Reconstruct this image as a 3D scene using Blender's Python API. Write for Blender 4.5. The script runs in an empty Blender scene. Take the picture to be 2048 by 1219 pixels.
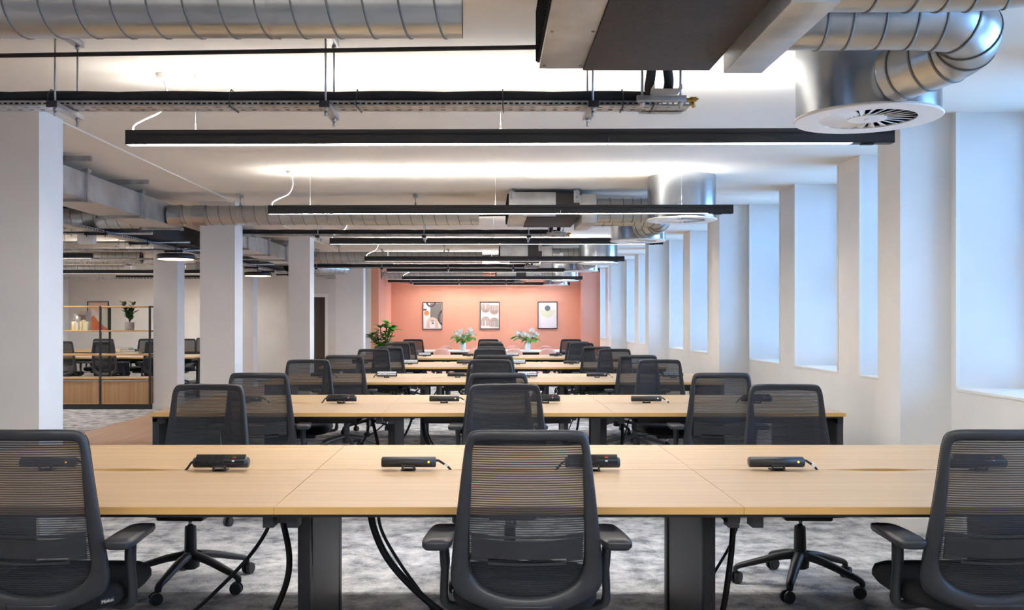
import bpy, bmesh, math, random
from mathutils import Vector, Matrix
random.seed(7)
PI = math.pi
SC = bpy.context.scene
COL = SC.collection
def lin(c):
    r = []
    for v in c[:3]:
        v /= 255.0
        r.append(v/12.92 if v <= .04045 else ((v+.055)/1.055)**2.4)
    return (r[0], r[1], r[2], 1.0)

# ------------------------------------------------------------------ camera, light, exposure
CAMZ = 1.363
cam = bpy.data.objects.new('camera', bpy.data.cameras.new('camera'))
COL.objects.link(cam)
cam.location = (0, 0, CAMZ); cam.rotation_euler = (PI/2, 0, 0)
cam.data.sensor_width = 36.0; cam.data.lens = 36*1867/2048
cam.data.shift_x = 49/2048; cam.data.shift_y = 32.5/2048
cam.data.clip_start = .05; cam.data.clip_end = 200
SC.camera = cam
W = bpy.data.worlds.new('sky'); SC.world = W; W.use_nodes = True
bg = W.node_tree.nodes['Background']
bg.inputs[0].default_value = (.24, .525, 1.0, 1); bg.inputs[1].default_value = 4.8
SC.view_settings.view_transform = 'Standard'; SC.view_settings.look = 'None'
SC.view_settings.exposure = 1.3; SC.view_settings.gamma = 1.0; SC.view_settings.use_curve_mapping = False
SC.cycles.max_bounces = 10; SC.cycles.diffuse_bounces = 6; SC.cycles.transparent_max_bounces = 24
SC.cycles.glossy_bounces = 4
LED_DOWN, LED_UP, DISC_GLOW = 35.0, 23.0, 4.0

# ------------------------------------------------------------------ materials
MATS = {}
def mat(name, col, rough=.5, metal=0., emit=None, es=0., spec=None):
    if name in MATS: return MATS[name]
    m = bpy.data.materials.new(name); m.use_nodes = True
    b = m.node_tree.nodes['Principled BSDF']
    b.inputs['Base Color'].default_value = lin(col)
    b.inputs['Roughness'].default_value = rough; b.inputs['Metallic'].default_value = metal
    if spec is not None: b.inputs['Specular IOR Level'].default_value = spec
    if emit:
        b.inputs['Emission Color'].default_value = lin(emit); b.inputs['Emission Strength'].default_value = es
    MATS[name] = m
    return m
def nodes(m): return m.node_tree.nodes, m.node_tree.links, m.node_tree.nodes['Principled BSDF']
def noise_mat(name, c1, c2, scale=(1, 1, 1), ns=5., detail=4., rough=.5, metal=0., bump=0., lo=.35, hi=.65, rvar=0.):
    m = mat(name, c1, rough, metal); N, L, b = nodes(m)
    tc = N.new('ShaderNodeTexCoord'); mp = N.new('ShaderNodeMapping'); mp.inputs['Scale'].default_value = scale
    no = N.new('ShaderNodeTexNoise'); no.inputs['Scale'].default_value = ns; no.inputs['Detail'].default_value = detail
    rp = N.new('ShaderNodeValToRGB'); rp.color_ramp.elements[0].position = lo; rp.color_ramp.elements[1].position = hi
    rp.color_ramp.elements[0].color = lin(c1); rp.color_ramp.elements[1].color = lin(c2)
    L.new(tc.outputs['Object'], mp.inputs[0]); L.new(mp.outputs[0], no.inputs[0]); L.new(no.outputs[0], rp.inputs[0])
    L.new(rp.outputs[0], b.inputs['Base Color'])
    if bump:
        bp = N.new('ShaderNodeBump'); bp.inputs['Strength'].default_value = bump; bp.inputs['Distance'].default_value = .01
        L.new(no.outputs[0], bp.inputs['Height']); L.new(bp.outputs[0], b.inputs['Normal'])
    if rvar:
        mr = N.new('ShaderNodeMapRange'); mr.inputs[3].default_value = rough-rvar; mr.inputs[4].default_value = rough+rvar
        L.new(no.outputs[0], mr.inputs[0]); L.new(mr.outputs[0], b.inputs['Roughness'])
    return m
M_ceil = noise_mat('ceiling_paint', (226, 220, 208), (230, 224, 213), ns=2, rough=.9)
M_wall = noise_mat('white_wall_paint', (224, 221, 217), (228, 225, 221), ns=3, rough=.75)
M_grey = noise_mat('pale_grey_wall_paint', (214, 209, 203), (219, 214, 208), ns=3, rough=.8)
M_coral = noise_mat('coral_wall_paint', (214, 150, 126), (218, 155, 132), ns=1.2, rough=.7)
M_trimw = mat('white_trim', (232, 228, 222), .5)
M_blk = noise_mat('black_plastic', (40, 41, 45), (45, 46, 50), ns=30, rough=.42)
M_blkmetal = noise_mat('black_powder_coat', (38, 38, 41), (43, 43, 46), ns=40, rough=.45)
M_blkfab = noise_mat('black_seat_fabric', (20, 20, 22), (34, 34, 36), ns=400, rough=.95)
M_housing = mat('black_anodised', (34, 33, 35), .4)
M_alu = mat('bright_aluminium', (200, 200, 204), .25, 1.)
M_chrome = mat('chrome', (225, 225, 228), .08, 1.)
M_galv = noise_mat('galvanised_steel', (180, 183, 185), (188, 191, 193), scale=(1, 1, 1), ns=5, rough=.31, metal=1.)
M_drum = noise_mat('galvanised_drum', (172, 178, 184), (180, 186, 192), ns=2, rough=.24, metal=1.)
M_galvflat = noise_mat('galvanised_sheet', (186, 187, 187), (206, 207, 206), ns=7, rough=.38, metal=.9, rvar=.08)
M_zinc = noise_mat('zinc_plated_steel', (170, 172, 175), (205, 206, 208), ns=12, rough=.35, metal=1., rvar=.08)
M_seam = mat('duct_seam_steel', (128, 126, 122), .5, .8)
M_foam = noise_mat('black_pipe_foam', (34, 33, 34), (48, 46, 47), ns=12, rough=.8)
M_insul = noise_mat('charcoal_insulation_board', (66, 60, 58), (74, 68, 66), ns=60, rough=.85)
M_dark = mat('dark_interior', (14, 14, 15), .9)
M_white = mat('white_plastic', (238, 238, 236), .45)
M_whitemetal = mat('white_powder_coat', (240, 236, 230), .5)
M_brass = mat('brass', (190, 150, 80), .3, 1.)
M_pink = mat('dusty_pink_shell', (222, 172, 160), .5)
M_concrete = noise_mat('painted_concrete_soffit', (150, 144, 138), (196, 188, 180), scale=(1, 5, 1), ns=3, rough=.9)
M_pot = noise_mat('grey_concrete_pot', (170, 162, 158), (186, 178, 172), ns=20, rough=.9)
M_leaf = noise_mat('glossy_green_leaf', (52, 118, 30), (110, 176, 56), ns=9, rough=.4)
M_leafd = noise_mat('dark_green_leaf', (20, 62, 28), (50, 100, 44), ns=9, rough=.4)
M_stem = mat('brown_stem', (84, 62, 44), .8)
M_petal = noise_mat('white_petals', (244, 245, 238), (252, 252, 250), ns=40, rough=.7)
M_led = mat('led_diffuser', (250, 250, 252), .5, emit=(255, 251, 246), es=LED_DOWN)
M_ledup = mat('led_uplight', (250, 250, 252), .5, emit=(255, 252, 249), es=LED_UP)
M_disc = mat('warm_disc_diffuser', (255, 240, 220), .5, emit=(255, 214, 160), es=DISC_GLOW)
M_dot = mat('amber_indicator', (240, 180, 40), .4, emit=(255, 180, 30), es=1.0)
M_usb = mat('red_usb_port', (225, 80, 60), .4)
M_usbw = mat('pale_usb_port', (190, 205, 215), .4)
M_sock = mat('socket_recess', (8, 8, 9), .6)
M_panelb = mat('black_socket_panel', (26, 26, 28), .3)
M_panelg = mat('grey_socket_panel', (205, 212, 216), .3)
M_earth = mat('green_yellow_wire', (130, 170, 50), .5)
M_cable = noise_mat('black_braided_sleeve', (20, 20, 22), (46, 46, 50), scale=(60, 60, 60), ns=6, rough=.5)

def wood(name, c1, c2, along=0, ns=5., rough=.42, stretch=22.):
    s = [stretch]*3; s[along] = .7
    m = noise_mat(name, c1, c2, scale=tuple(s), ns=ns/5, detail=5, rough=rough, lo=.25, hi=.75)
    return m
M_desk = wood('pale_oak_desktop', (182, 149, 110), (202, 170, 131), 0, ns=4.)
M_deskedge = wood('oak_desk_edging', (200, 154, 88), (214, 170, 104), 0, ns=6.)
M_shelf = wood('oak_shelf_board', (206, 160, 100), (222, 180, 124), 0)
M_cab = wood('oak_cabinet_front', (168, 124, 82), (198, 156, 112), 2)
M_dooroak = wood('dark_oak_door', (62, 52, 46), (84, 72, 64), 2)

def carpet():
    m = mat('grey_plank_carpet', (160, 160, 162), .97, spec=.1); N, L, b = nodes(m)
    tc = N.new('ShaderNodeTexCoord')
    def nz(scale, sx, sy, det):
        mp = N.new('ShaderNodeMapping'); mp.inputs['Scale'].default_value = (sx, sy, 1)
        L.new(tc.outputs['Object'], mp.inputs[0])
        n = N.new('ShaderNodeTexNoise'); n.inputs['Scale'].default_value = scale; n.inputs['Detail'].default_value = det
        n.inputs['Roughness'].default_value = .7
        L.new(mp.outputs[0], n.inputs[0]); return n
    a = nz(8, .8, .85, 12); f = nz(110, 1, .8, 3)
    br = N.new('ShaderNodeTexBrick'); br.inputs['Scale'].default_value = 1.0
    br.inputs['Brick Width'].default_value = 1.0; br.inputs['Row Height'].default_value = .5
    br.inputs['Mortar Size'].default_value = .0; br.inputs['Color1'].default_value = (.35, .35, .35, 1); br.inputs['Color2'].default_value = (.65, .65, .65, 1)
    L.new(tc.outputs['Object'], br.inputs[0])
    def mth(op, x, y):
        n = N.new('ShaderNodeMath'); n.operation = op
        for i, v in enumerate((x, y)):
            if isinstance(v, (int, float)): n.inputs[i].default_value = v
            elif v is not None: L.new(v, n.inputs[i])
        return n.outputs[0]
    s = mth('ADD', mth('MULTIPLY', a.outputs[0], .95), mth('MULTIPLY', f.outputs[0], .28))
    s = mth('ADD', s, mth('MULTIPLY', br.outputs[0], .16))
    rp = N.new('ShaderNodeValToRGB')
    e = rp.color_ramp.elements
    e[0].position = .57; e[0].color = lin((126, 127, 132)); e[1].position = .84; e[1].color = lin((226, 225, 222))
    x = e.new(.68); x.color = lin((182, 182, 184))
    L.new(s, rp.inputs[0])
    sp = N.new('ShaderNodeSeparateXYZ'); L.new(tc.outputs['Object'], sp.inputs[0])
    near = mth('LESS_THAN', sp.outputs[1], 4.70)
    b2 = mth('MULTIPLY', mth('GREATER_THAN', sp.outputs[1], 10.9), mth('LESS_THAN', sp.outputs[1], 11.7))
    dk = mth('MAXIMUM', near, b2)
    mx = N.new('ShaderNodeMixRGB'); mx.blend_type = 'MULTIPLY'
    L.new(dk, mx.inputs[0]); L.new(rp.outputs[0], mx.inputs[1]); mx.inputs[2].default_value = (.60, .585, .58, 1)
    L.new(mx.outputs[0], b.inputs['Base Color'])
    bp = N.new('ShaderNodeBump'); bp.inputs['Strength'].default_value = .5; bp.inputs['Distance'].default_value = .004
    L.new(f.outputs[0], bp.inputs['Height']); L.new(bp.outputs[0], b.inputs['Normal'])
    return m
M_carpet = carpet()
M_plank = wood('oak_plank_floor', (176, 138, 112), (200, 164, 136), 1, ns=5., rough=.5, stretch=9.)

def mesh_fabric():
    m = bpy.data.materials.new('black_mesh_fabric'); m.use_nodes = True
    N, L, b = nodes(m); out = N['Material Output']
    b.inputs['Base Color'].default_value = lin((46, 47, 53)); b.inputs['Roughness'].default_value = .8
    tr = N.new('ShaderNodeBsdfTransparent'); mx = N.new('ShaderNodeMixShader')
    tc = N.new('ShaderNodeTexCoord'); sp = N.new('ShaderNodeSeparateXYZ'); L.new(tc.outputs['Object'], sp.inputs[0])
    s = N.new('ShaderNodeMath'); s.operation = 'MULTIPLY'; s.inputs[1].default_value = 2*PI/.0075
    L.new(sp.outputs[2], s.inputs[0])
    s2 = N.new('ShaderNodeMath'); s2.operation = 'SINE'; L.new(s.outputs[0], s2.inputs[0])
    s3 = N.new('ShaderNodeMath'); s3.operation = 'MULTIPLY_ADD'; s3.inputs[1].default_value = .15; s3.inputs[2].default_value = .83
    L.new(s2.outputs[0], s3.inputs[0])
    L.new(s3.outputs[0], mx.inputs[0]); L.new(tr.outputs[0], mx.inputs[1]); L.new(b.outputs[0], mx.inputs[2])
    L.new(mx.outputs[0], out.inputs[0])
    return m
M_mesh = mesh_fabric()
def glass():
    m = bpy.data.materials.new('window_glass'); m.use_nodes = True
    N, L, b = nodes(m); out = N['Material Output']
    tr = N.new('ShaderNodeBsdfTransparent'); gl = N.new('ShaderNodeBsdfGlossy'); gl.inputs['Roughness'].default_value = .02
    fr = N.new('ShaderNodeFresnel'); fr.inputs[0].default_value = 1.45; mx = N.new('ShaderNodeMixShader')
    L.new(fr.outputs[0], mx.inputs[0]); L.new(tr.outputs[0], mx.inputs[1]); L.new(gl.outputs[0], mx.inputs[2]); L.new(mx.outputs[0], out.inputs[0])
    return m
M_glass = glass()

# ------------------------------------------------------------------ mesh helpers
class MB:
    def __init__(s): s.bm = bmesh.new(); s.smooth = False
    def _merge(s, b2):
        me = bpy.data.meshes.new('tmp'); b2.to_mesh(me); b2.free(); s.bm.from_mesh(me); bpy.data.meshes.remove(me)
    def box(s, x0, x1, y0, y1, z0, z1, bev=0., seg=2, mi=0, rot=None, piv=None):
        b = bmesh.new()
        bmesh.ops.create_cube(b, size=1)
        for v in b.verts:
            v.co = Vector(((x0+x1)/2+v.co.x*(x1-x0), (y0+y1)/2+v.co.y*(y1-y0), (z0+z1)/2+v.co.z*(z1-z0)))
        if bev: bmesh.ops.bevel(b, geom=b.edges[:], offset=bev, segments=seg, affect='EDGES', profile=.5)
        if rot is not None:
            p = Vector(piv) if piv else Vector(((x0+x1)/2, (y0+y1)/2, (z0+z1)/2))
            for v in b.verts: v.co = rot @ (v.co-p) + p
        for f in b.faces: f.material_index = mi; f.smooth = bool(bev)
        s._merge(b); return s
    def cyl(s, p0, p1, r0, r1=None, seg=16, caps=True, mi=0):
        r1 = r0 if r1 is None else r1
        p0 = Vector(p0); p1 = Vector(p1); d = (p1-p0).normalized()
        u = d.orthogonal().normalized(); w = d.cross(u)
        A = []; B = []
        for i in range(seg):
            a = 2*PI*i/seg; q = u*math.cos(a)+w*math.sin(a)
            A.append(s.bm.verts.new(p0+q*r0)); B.append(s.bm.verts.new(p1+q*r1))
        for i in range(seg):
            f = s.bm.faces.new((A[i], A[(i+1) % seg], B[(i+1) % seg], B[i])); f.smooth = True; f.material_index = mi
        if caps:
            f = s.bm.faces.new(A[::-1]); f.material_index = mi
            f = s.bm.faces.new(B); f.material_index = mi
        return s
    def tube(s, pts, r, seg=10, caps=True, mi=0, flat=1.0):
        pts = [Vector(p) for p in pts]; n = len(pts)
        rs = r if isinstance(r, (list, tuple)) else [r]*n
        t0 = (pts[1]-pts[0]).normalized(); u = t0.orthogonal().normalized()
        if abs(t0.z) < .9: u = (Vector((0, 0, 1))-t0*t0.z).normalized()
        rings = []
        for i in range(n):
            t = (pts[min(i+1, n-1)]-pts[max(i-1, 0)]).normalized()
            u = (u-t*u.dot(t)).normalized(); w = t.cross(u)
            rings.append([s.bm.verts.new(pts[i]+(u*math.cos(2*PI*k/seg)*flat+w*math.sin(2*PI*k/seg))*rs[i]) for k in range(seg)])
        for i in range(n-1):
            for k in range(seg):
                f = s.bm.faces.new((rings[i][k], rings[i][(k+1) % seg], rings[i+1][(k+1) % seg], rings[i+1][k])); f.smooth = True; f.material_index = mi
        if caps:
            s.bm.faces.new(rings[0][::-1]).material_index = mi; s.bm.faces.new(rings[-1]).material_index = mi
        return s
    def lathe(s, prof, cx=0, cy=0, seg=24, mi=0, capb=True, capt=True):
        R = []
        for (r, z) in prof:
            R.append([s.bm.verts.new((cx+r*math.cos(2*PI*k/seg), cy+r*math.sin(2*PI*k/seg), z)) for k in range(seg)])
        for i in range(len(R)-1):
            for k in range(seg):
                f = s.bm.faces.new((R[i][k], R[i][(k+1) % seg], R[i+1][(k+1) % seg], R[i+1][k])); f.smooth = True; f.material_index = mi
        if capb: s.bm.faces.new(R[0][::-1]).material_index = mi
        if capt: s.bm.faces.new(R[-1]).material_index = mi
        return s
    def prism(s, poly, a0, a1, axis='z', mi=0):
        def P(p, a):
            return (p[0], p[1], a) if axis == 'z' else ((p[0], a, p[1]) if axis == 'y' else (a, p[0], p[1]))
        A = [s.bm.verts.new(P(p, a0)) for p in poly]; B = [s.bm.verts.new(P(p, a1)) for p in poly]
        n = len(poly)
        for i in range(n): s.bm.faces.new((A[i], A[(i+1) % n], B[(i+1) % n], B[i])).material_index = mi
        s.bm.faces.new(A[::-1]).material_index = mi; s.bm.faces.new(B).material_index = mi
        return s
    def quad(s, *p, mi=0):
        f = s.bm.faces.new([s.bm.verts.new(q) for q in p]); f.material_index = mi; return s
    def build(s, name, m, parent=None, off=None, ctr=False):
        if ctr:
            vs = [v.co for v in s.bm.verts]
            off = ((min(v.x for v in vs)+max(v.x for v in vs))/2, (min(v.y for v in vs)+max(v.y for v in vs))/2, min(v.z for v in vs))
        if off is not None:
            o3 = Vector(off)
            for v in s.bm.verts: v.co -= o3
        bmesh.ops.recalc_face_normals(s.bm, faces=s.bm.faces[:])
        me = bpy.data.meshes.new(name); s.bm.to_mesh(me); s.bm.free()
        for mm in (m if isinstance(m, (list, tuple)) else [m]): me.materials.append(mm)
        o = bpy.data.objects.new(name, me); COL.objects.link(o)
        if parent is not None: o.parent = parent
        elif off is not None: o.location = off
        return o
def tag(o, label=None, cat=None, group=None, kind=None):
    if label: o['label'] = label
    if cat: o['category'] = cat
    if group: o['group'] = group
    if kind: o['kind'] = kind
    return o
def thing(name, label, cat, loc=(0, 0, 0), rz=0., group=None, kind=None):
    o = bpy.data.objects.new(name, None); o.empty_display_size = .1; COL.objects.link(o)
    o.location = loc; o.rotation_euler = (0, 0, rz)
    return tag(o, label, cat, group, kind)
def copy_tree(o, parent=None):
    c = o.copy(); COL.objects.link(c); c.parent = parent
    for ch in list(o.children): copy_tree(ch, c)
    return c
def struct(name, mb, m, parent=None, off=None):
    o = mb.build(name, m, parent, off)
    if parent is None: o['kind'] = 'structure'
    return o
def smooth_pts(pts, n=6):
    P = [Vector(p) for p in pts]; out = []
    for i in range(len(P)-1):
        p0 = P[max(i-1, 0)]; p1 = P[i]; p2 = P[i+1]; p3 = P[min(i+2, len(P)-1)]
        for k in range(n):
            t = k/n
            out.append(.5*((2*p1)+(-p0+p2)*t+(2*p0-5*p1+4*p2-p3)*t*t+(-p0+3*p1-3*p2+p3)*t**3))
    out.append(P[-1]); return out
def RX(a): return Matrix.Rotation(a, 3, 'X')
def RY(a): return Matrix.Rotation(a, 3, 'Y')
def RZ(a): return Matrix.Rotation(a, 3, 'Z')

# ------------------------------------------------------------------ the room
CE = 2.70; XW = 3.0; XO = 3.60; XP = 2.67; YB = -4.2; YF = 25.2; YG = 22.3; XL = -10.0; SILL = .93
WALK0, WALK1 = -4.95, -3.0
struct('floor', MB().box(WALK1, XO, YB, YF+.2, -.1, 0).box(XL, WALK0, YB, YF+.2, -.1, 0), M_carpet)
struct('floor_walkway', MB().box(WALK0, WALK1, YB, YF+.2, -.1, 0), M_plank)
struct('ceiling', MB().box(-3.9, XO+.1, YB, YF+.2, CE, CE+.12), M_ceil)
struct('ceiling_exposed', MB().box(XL, -3.9, YB, YF+.2, 2.98, 3.1).box(-3.92, -3.9, YB, YF, CE, 2.98), M_concrete)
struct('trim_1', MB().box(-2.90, -2.84, YB, YG, CE-.010, CE), M_ceil)
# window wall : piers every 4.71 m, three windows between them
P0 = 6.04; PER = 4.71
mw = MB(); mw.box(XW, XO, YB, YF+.2, 0, SILL)
wins = []; piers = []
for k in range(-3, 5):
    pn = P0+PER*k
    if YB < pn < 24.5 or k in (-2,): piers.append((pn, pn+.35))
    for j in range(3):
        a = pn+.38+1.58*j; b = a+1.10
        if a > YB+.1 and b < YF-.1: wins.append((a, b))
edge = YB
for (a, b) in wins:
    mw.box(XW, XO, edge, a, SILL, CE); edge = b
mw.box(XW, XO, edge, YF+.2, SILL, CE)
for (a, b) in piers:
    if a < 24.4: mw.box(XP, XW, a, b, 0, CE)
struct('wall_right', mw, M_wall)
for i, (a, b) in enumerate(wins):
    w = thing('window_%d' % (i+1), None, None, (XW, (a+b)/2, SILL), kind='structure')
    off = w.location
    f = MB(); xf = XO-.10
    f.box(xf, XO-.03, a, a+.06, SILL, CE-.0).box(xf, XO-.03, b-.06, b, SILL, CE).box(xf, XO-.03, a+.06, b-.06, SILL, SILL+.07).box(xf, XO-.03, a+.06, b-.06, CE-.07, CE).box(xf, XO-.03, a+.06, b-.06, 1.75, 1.79)
    f.build('window_frame', M_trimw, w, off)
    MB().box(XO-.068, XO-.062, a+.06, b-.06, SILL+.07, CE-.07).build('window_pane', M_glass, w, off)
    MB().box(XW-.006, XO-.10, a-.006, b+.006, SILL-.016, SILL+.004, bev=.002).build('window_sill', M_trimw, w, off)
    MB().box(XW-.006, XW+.02, b-.004, b+.022, SILL+.012, CE-.003).box(XW-.006, XW+.02, a-.022, a+.004, SILL+.012, CE-.003).build('window_bead', M_trimw, w, off)
    lp = bpy.data.lights.new('portal', 'AREA'); lp.shape = 'RECTANGLE'; lp.size = CE-SILL; lp.size_y = b-a
    lp.cycles.is_portal = True
    po = bpy.data.objects.new('window_portal', lp); COL.objects.link(po); po.location = (XO+.02, (a+b)/2, (CE+SILL)/2)
    po.rotation_euler = (0, PI/2, 0)
sk = MB()
edge = YB
for (a, b) in piers:
    if a > 24.4: continue
    sk.box(XW-.015, XW, edge, a-.015, 0, .09).box(XP-.015, XW, a-.015, a, 0, .09).box(XP-.015, XP, a, b+.015, 0, .09).box(XP, XW, b, b+.015, 0, .09); edge = b+.015
sk.box(XW-.015, XW, edge, 24.85, 0, .09)
struct('baseboard_right', sk, M_trimw)
# far walls
struct('wall_far', MB().box(-2.6, XW, YF, YF+.2, 0, CE).box(-2.78, -2.6, YG, YF+.2, 0, CE, mi=0).box(2.5, XW, 24.88, YF, 0, CE), M_coral)
struct('wall_far_left', MB().box(XL, -4.72, YG, YG+.2, 0, 2.98).box(-3.82, -2.78, YG, YG+.2, 0, 2.98).box(-4.72, -3.82, YG, YG+.2, 2.0, 2.98), M_grey)
struct('baseboard_far', MB().box(-2.59, 2.5, YF-.015, YF, 0, .09).box(-2.6, -2.585, YG, YF-.015, 0, .09), M_coral)
struct('baseboard_left', MB().box(XL, -4.8, YG-.015, YG, 0, .09).box(-3.74, -2.6, YG-.015, YG, 0, .09), M_trimw)
struct('wall_left', MB().box(XL-.2, XL, YB, YG+.2, 0, 3.1), M_grey)
struct('wall_back', MB().box(XL, XO, YB-.2, YB, 0, 3.1), M_wall)
d = thing('door_1', None, None, (-4.27, YG, 0), kind='structure')
MB().box(-4.66, -3.88, YG+.03, YG+.08, .01, 1.94, bev=.003).build('door_leaf', M_dooroak, d, d.location)
MB().box(-4.74, -4.66, YG-.02, YG+.12, 0, 2.02).box(-3.88, -3.80, YG-.02, YG+.12, 0, 2.02).box(-4.66, -3.88, YG-.02, YG+.12, 1.94, 2.02).build('door_frame', M_trimw, d, d.location)
MB().tube([(-4.60, YG+.03, 1.0), (-4.60, YG-.02, 1.0), (-4.48, YG-.02, 1.0)], .009).build('door_handle', M_alu, d, d.location)

def pillar(x1, w, y0, dp, top, idx):
    o = struct('pillar', MB().box(x1-w, x1, y0, y0+dp, 0, top), M_wall, off=(x1-w/2, y0+dp/2, 0))
    s = MB().box(x1-w-.012, x1+.012, y0-.012, y0, 0, .09).box(x1, x1+.012, y0, y0+dp+.012, 0, .09).box(x1-w-.012, x1-w, y0, y0+dp+.012, 0, .09)
    c = s.build('skirting', M_trimw, o, (x1-w/2, y0+dp/2, 0))
pillar(-2.82, .42, 1.30, .33, CE, 0)
pillar(-2.82, .42, 5.87, .33, CE, 1)
pillar(-2.82, .39, 10.42, .33, CE, 2)
pillar(-2.82, .34, 14.83, .35, CE, 3)
pillar(-2.66, .59, 20.0, .35, CE, 4)
for y0 in (9.8, 14.5, 19.2): pillar(-4.82, .37, y0, .35, 2.98, 5)

# ------------------------------------------------------------------ linear pendant lights
ORD = ['nearest', 'second', 'third', 'fourth', 'fifth', 'sixth', 'farthest']
def linear_light(x0, x1, D, label, group, rz=0., dark=.22, rose=True, ceil=CE):
    zc, z0, z1 = ceil, 2.315, 2.392
    xm = (x0+x1)/2
    t = thing('linear_pendant_light', label, 'ceiling light', (xm, D, z0), rz, group)
    o = t.location; o = Vector((xm, D, z0))
    h = MB(); a, b = D-.032, D+.032
    h.box(x0, x1, a, a+.004, z0, z1).box(x0, x1, b-.004, b, z0, z1).box(x0, x0+.004, a, b, z0, z1).box(x1-.004, x1, a, b, z0, z1)
    h.box(x0, x1, a, b, z1-.03, z1-.02).box(x1-dark, x1, a, b, z0, z0+.004)
    h.build('housing', M_housing, t, o)
    MB().box(x0+.004, x1-dark, a+.004, b-.004, z0+.004, z0+.010).build('diffuser', M_led, t, o)
    MB().box(x0+.02, x1-dark, a+.010, b-.010, z1-.02, z1-.012).build('uplight_lens', M_ledup, t, o)
    MB().box(x0+2.595, x0+2.600, a-.001, b+.001, z0+.002, z0+.03).build('joint', M_alu, t, o) if x1-x0 > 4 else None
    MB().box(x1-dark+.05, x1-dark+.12, D-.014, D+.014, z0-.008, z0, bev=.003).build('sensor', M_blk, t, o)
    for xs in (x0+.37, (x0+.37+x1-.45)/2, x1-.45):
        w = MB(); w.cyl((xs, D, z1-.01), (xs, D, zc), .0012, seg=6)
        w.cyl((xs, D, z1-.015), (xs, D, z1+.045), .005, seg=8).lathe([(.011, z1-.02), (.011, z1+.004), (.005, z1+.008)], xs, D, 10).cyl((xs, D, zc-.018), (xs, D, zc), .007, seg=8)
        w.build('suspension_wire', M_zinc, t, o)
    if rose:
        xr = x0+.20
        r = MB().lathe([(.040, zc-.036), (.043, zc-.032), (.043, zc)], xr, D, 20)
        ro = r.build('ceiling_rose', M_white, t, o)
        pts = smooth_pts([(xr, D, zc-.03), (xr+.015, D, zc-.12), (xr-.02, D, zc-.20), (xr-.11, D, zc-.245), (xr-.165, D, z1+.03), (xr-.17, D, z1-.02)], 8)
        MB().tube(pts, .006, 8).build('flex', M_white, t, o)
    return t
for i in range(7):
    n = ['nearest to the camera', 'second from the camera', 'third from the camera', 'fourth from the camera', 'fifth from the camera', 'sixth from the camera', 'farthest, closest to the coral wall'][i]
    linear_light(-1.95, 2.17, 5.03+3.262*i, 'long black linear pendant light over the desks, %s' % n, 'linear pendant lights over the main desks', rz=-.013 if i < 2 else 0)
for yy, nn in ((1.77, 0), (-1.5, 1)):
    linear_light(-1.95, 2.17, yy, 'long black linear pendant light overhead, outside the top of the photo' + (', just behind the camera' if nn else ', just before the camera'), 'linear pendant lights over the main desks')
for (D, xe, n) in ((14.1, -5.97, 'short black linear light with lit underside beside the left exposed services'), (18.7, -5.6, 'black linear light across the left room, between the shelving and the back wall'), (21.0, -5.35, 'black linear light in the left room, lowest in view and closest to its back wall')):
    linear_light(xe-3.0, xe, D, n, 'linear lights in the left room', rose=(D < 15), dark=.02, ceil=2.98)
for (D, xa, xb, n) in ((9.3, -9.4, -5.3, 'nearest the shelving'), (5.6, -9.4, -5.4, 'middle one'), (2.0, -9.4, -5.4, 'nearest the camera'), (15.5, -9.9, -7.3, 'the one behind the shelving'), (17.2, -9.9, -8.1, 'the one over the near desk')):
    linear_light(xa, xb, D, 'unseen linear light added to brighten the left room, %s' % n, 'unseen lights added to brighten the left room', dark=.02, ceil=2.98)  # extra lights added out of view to brighten the dim left room

# round pendants
for (D, X, n) in ((12.7, -4.24, 'round black disc lamp with warm underside between the first and second white pillars'), (17.4, -4.28, 'smaller-looking round black disc lamp with warm underside beyond the second white pillar'), (8.0, -4.24, 'round black disc lamp with warm underside hidden behind the big left pillar')):
    t = thing('disc_ceiling_light', n, 'ceiling light', (X, D, 2.20), 0, 'round disc lamps over the walkway')
    MB().lathe([(.235, 2.205), (.25, 2.215), (.25, 2.262), (.235, 2.275), (.06, 2.28)], X, D, 36, capb=False).build('shade', M_housing, t, (X, D, 2.20))
    MB().lathe([(.232, 2.202), (.235, 2.212)], X, D, 36).build('diffuser', M_disc, t, (X, D, 2.20))
    MB().cyl((X, D, 2.28), (X, D, 2.43 if D > 10 else 2.98), .006, seg=8).build('suspension_rod', M_housing, t, (X, D, 2.20))

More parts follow.
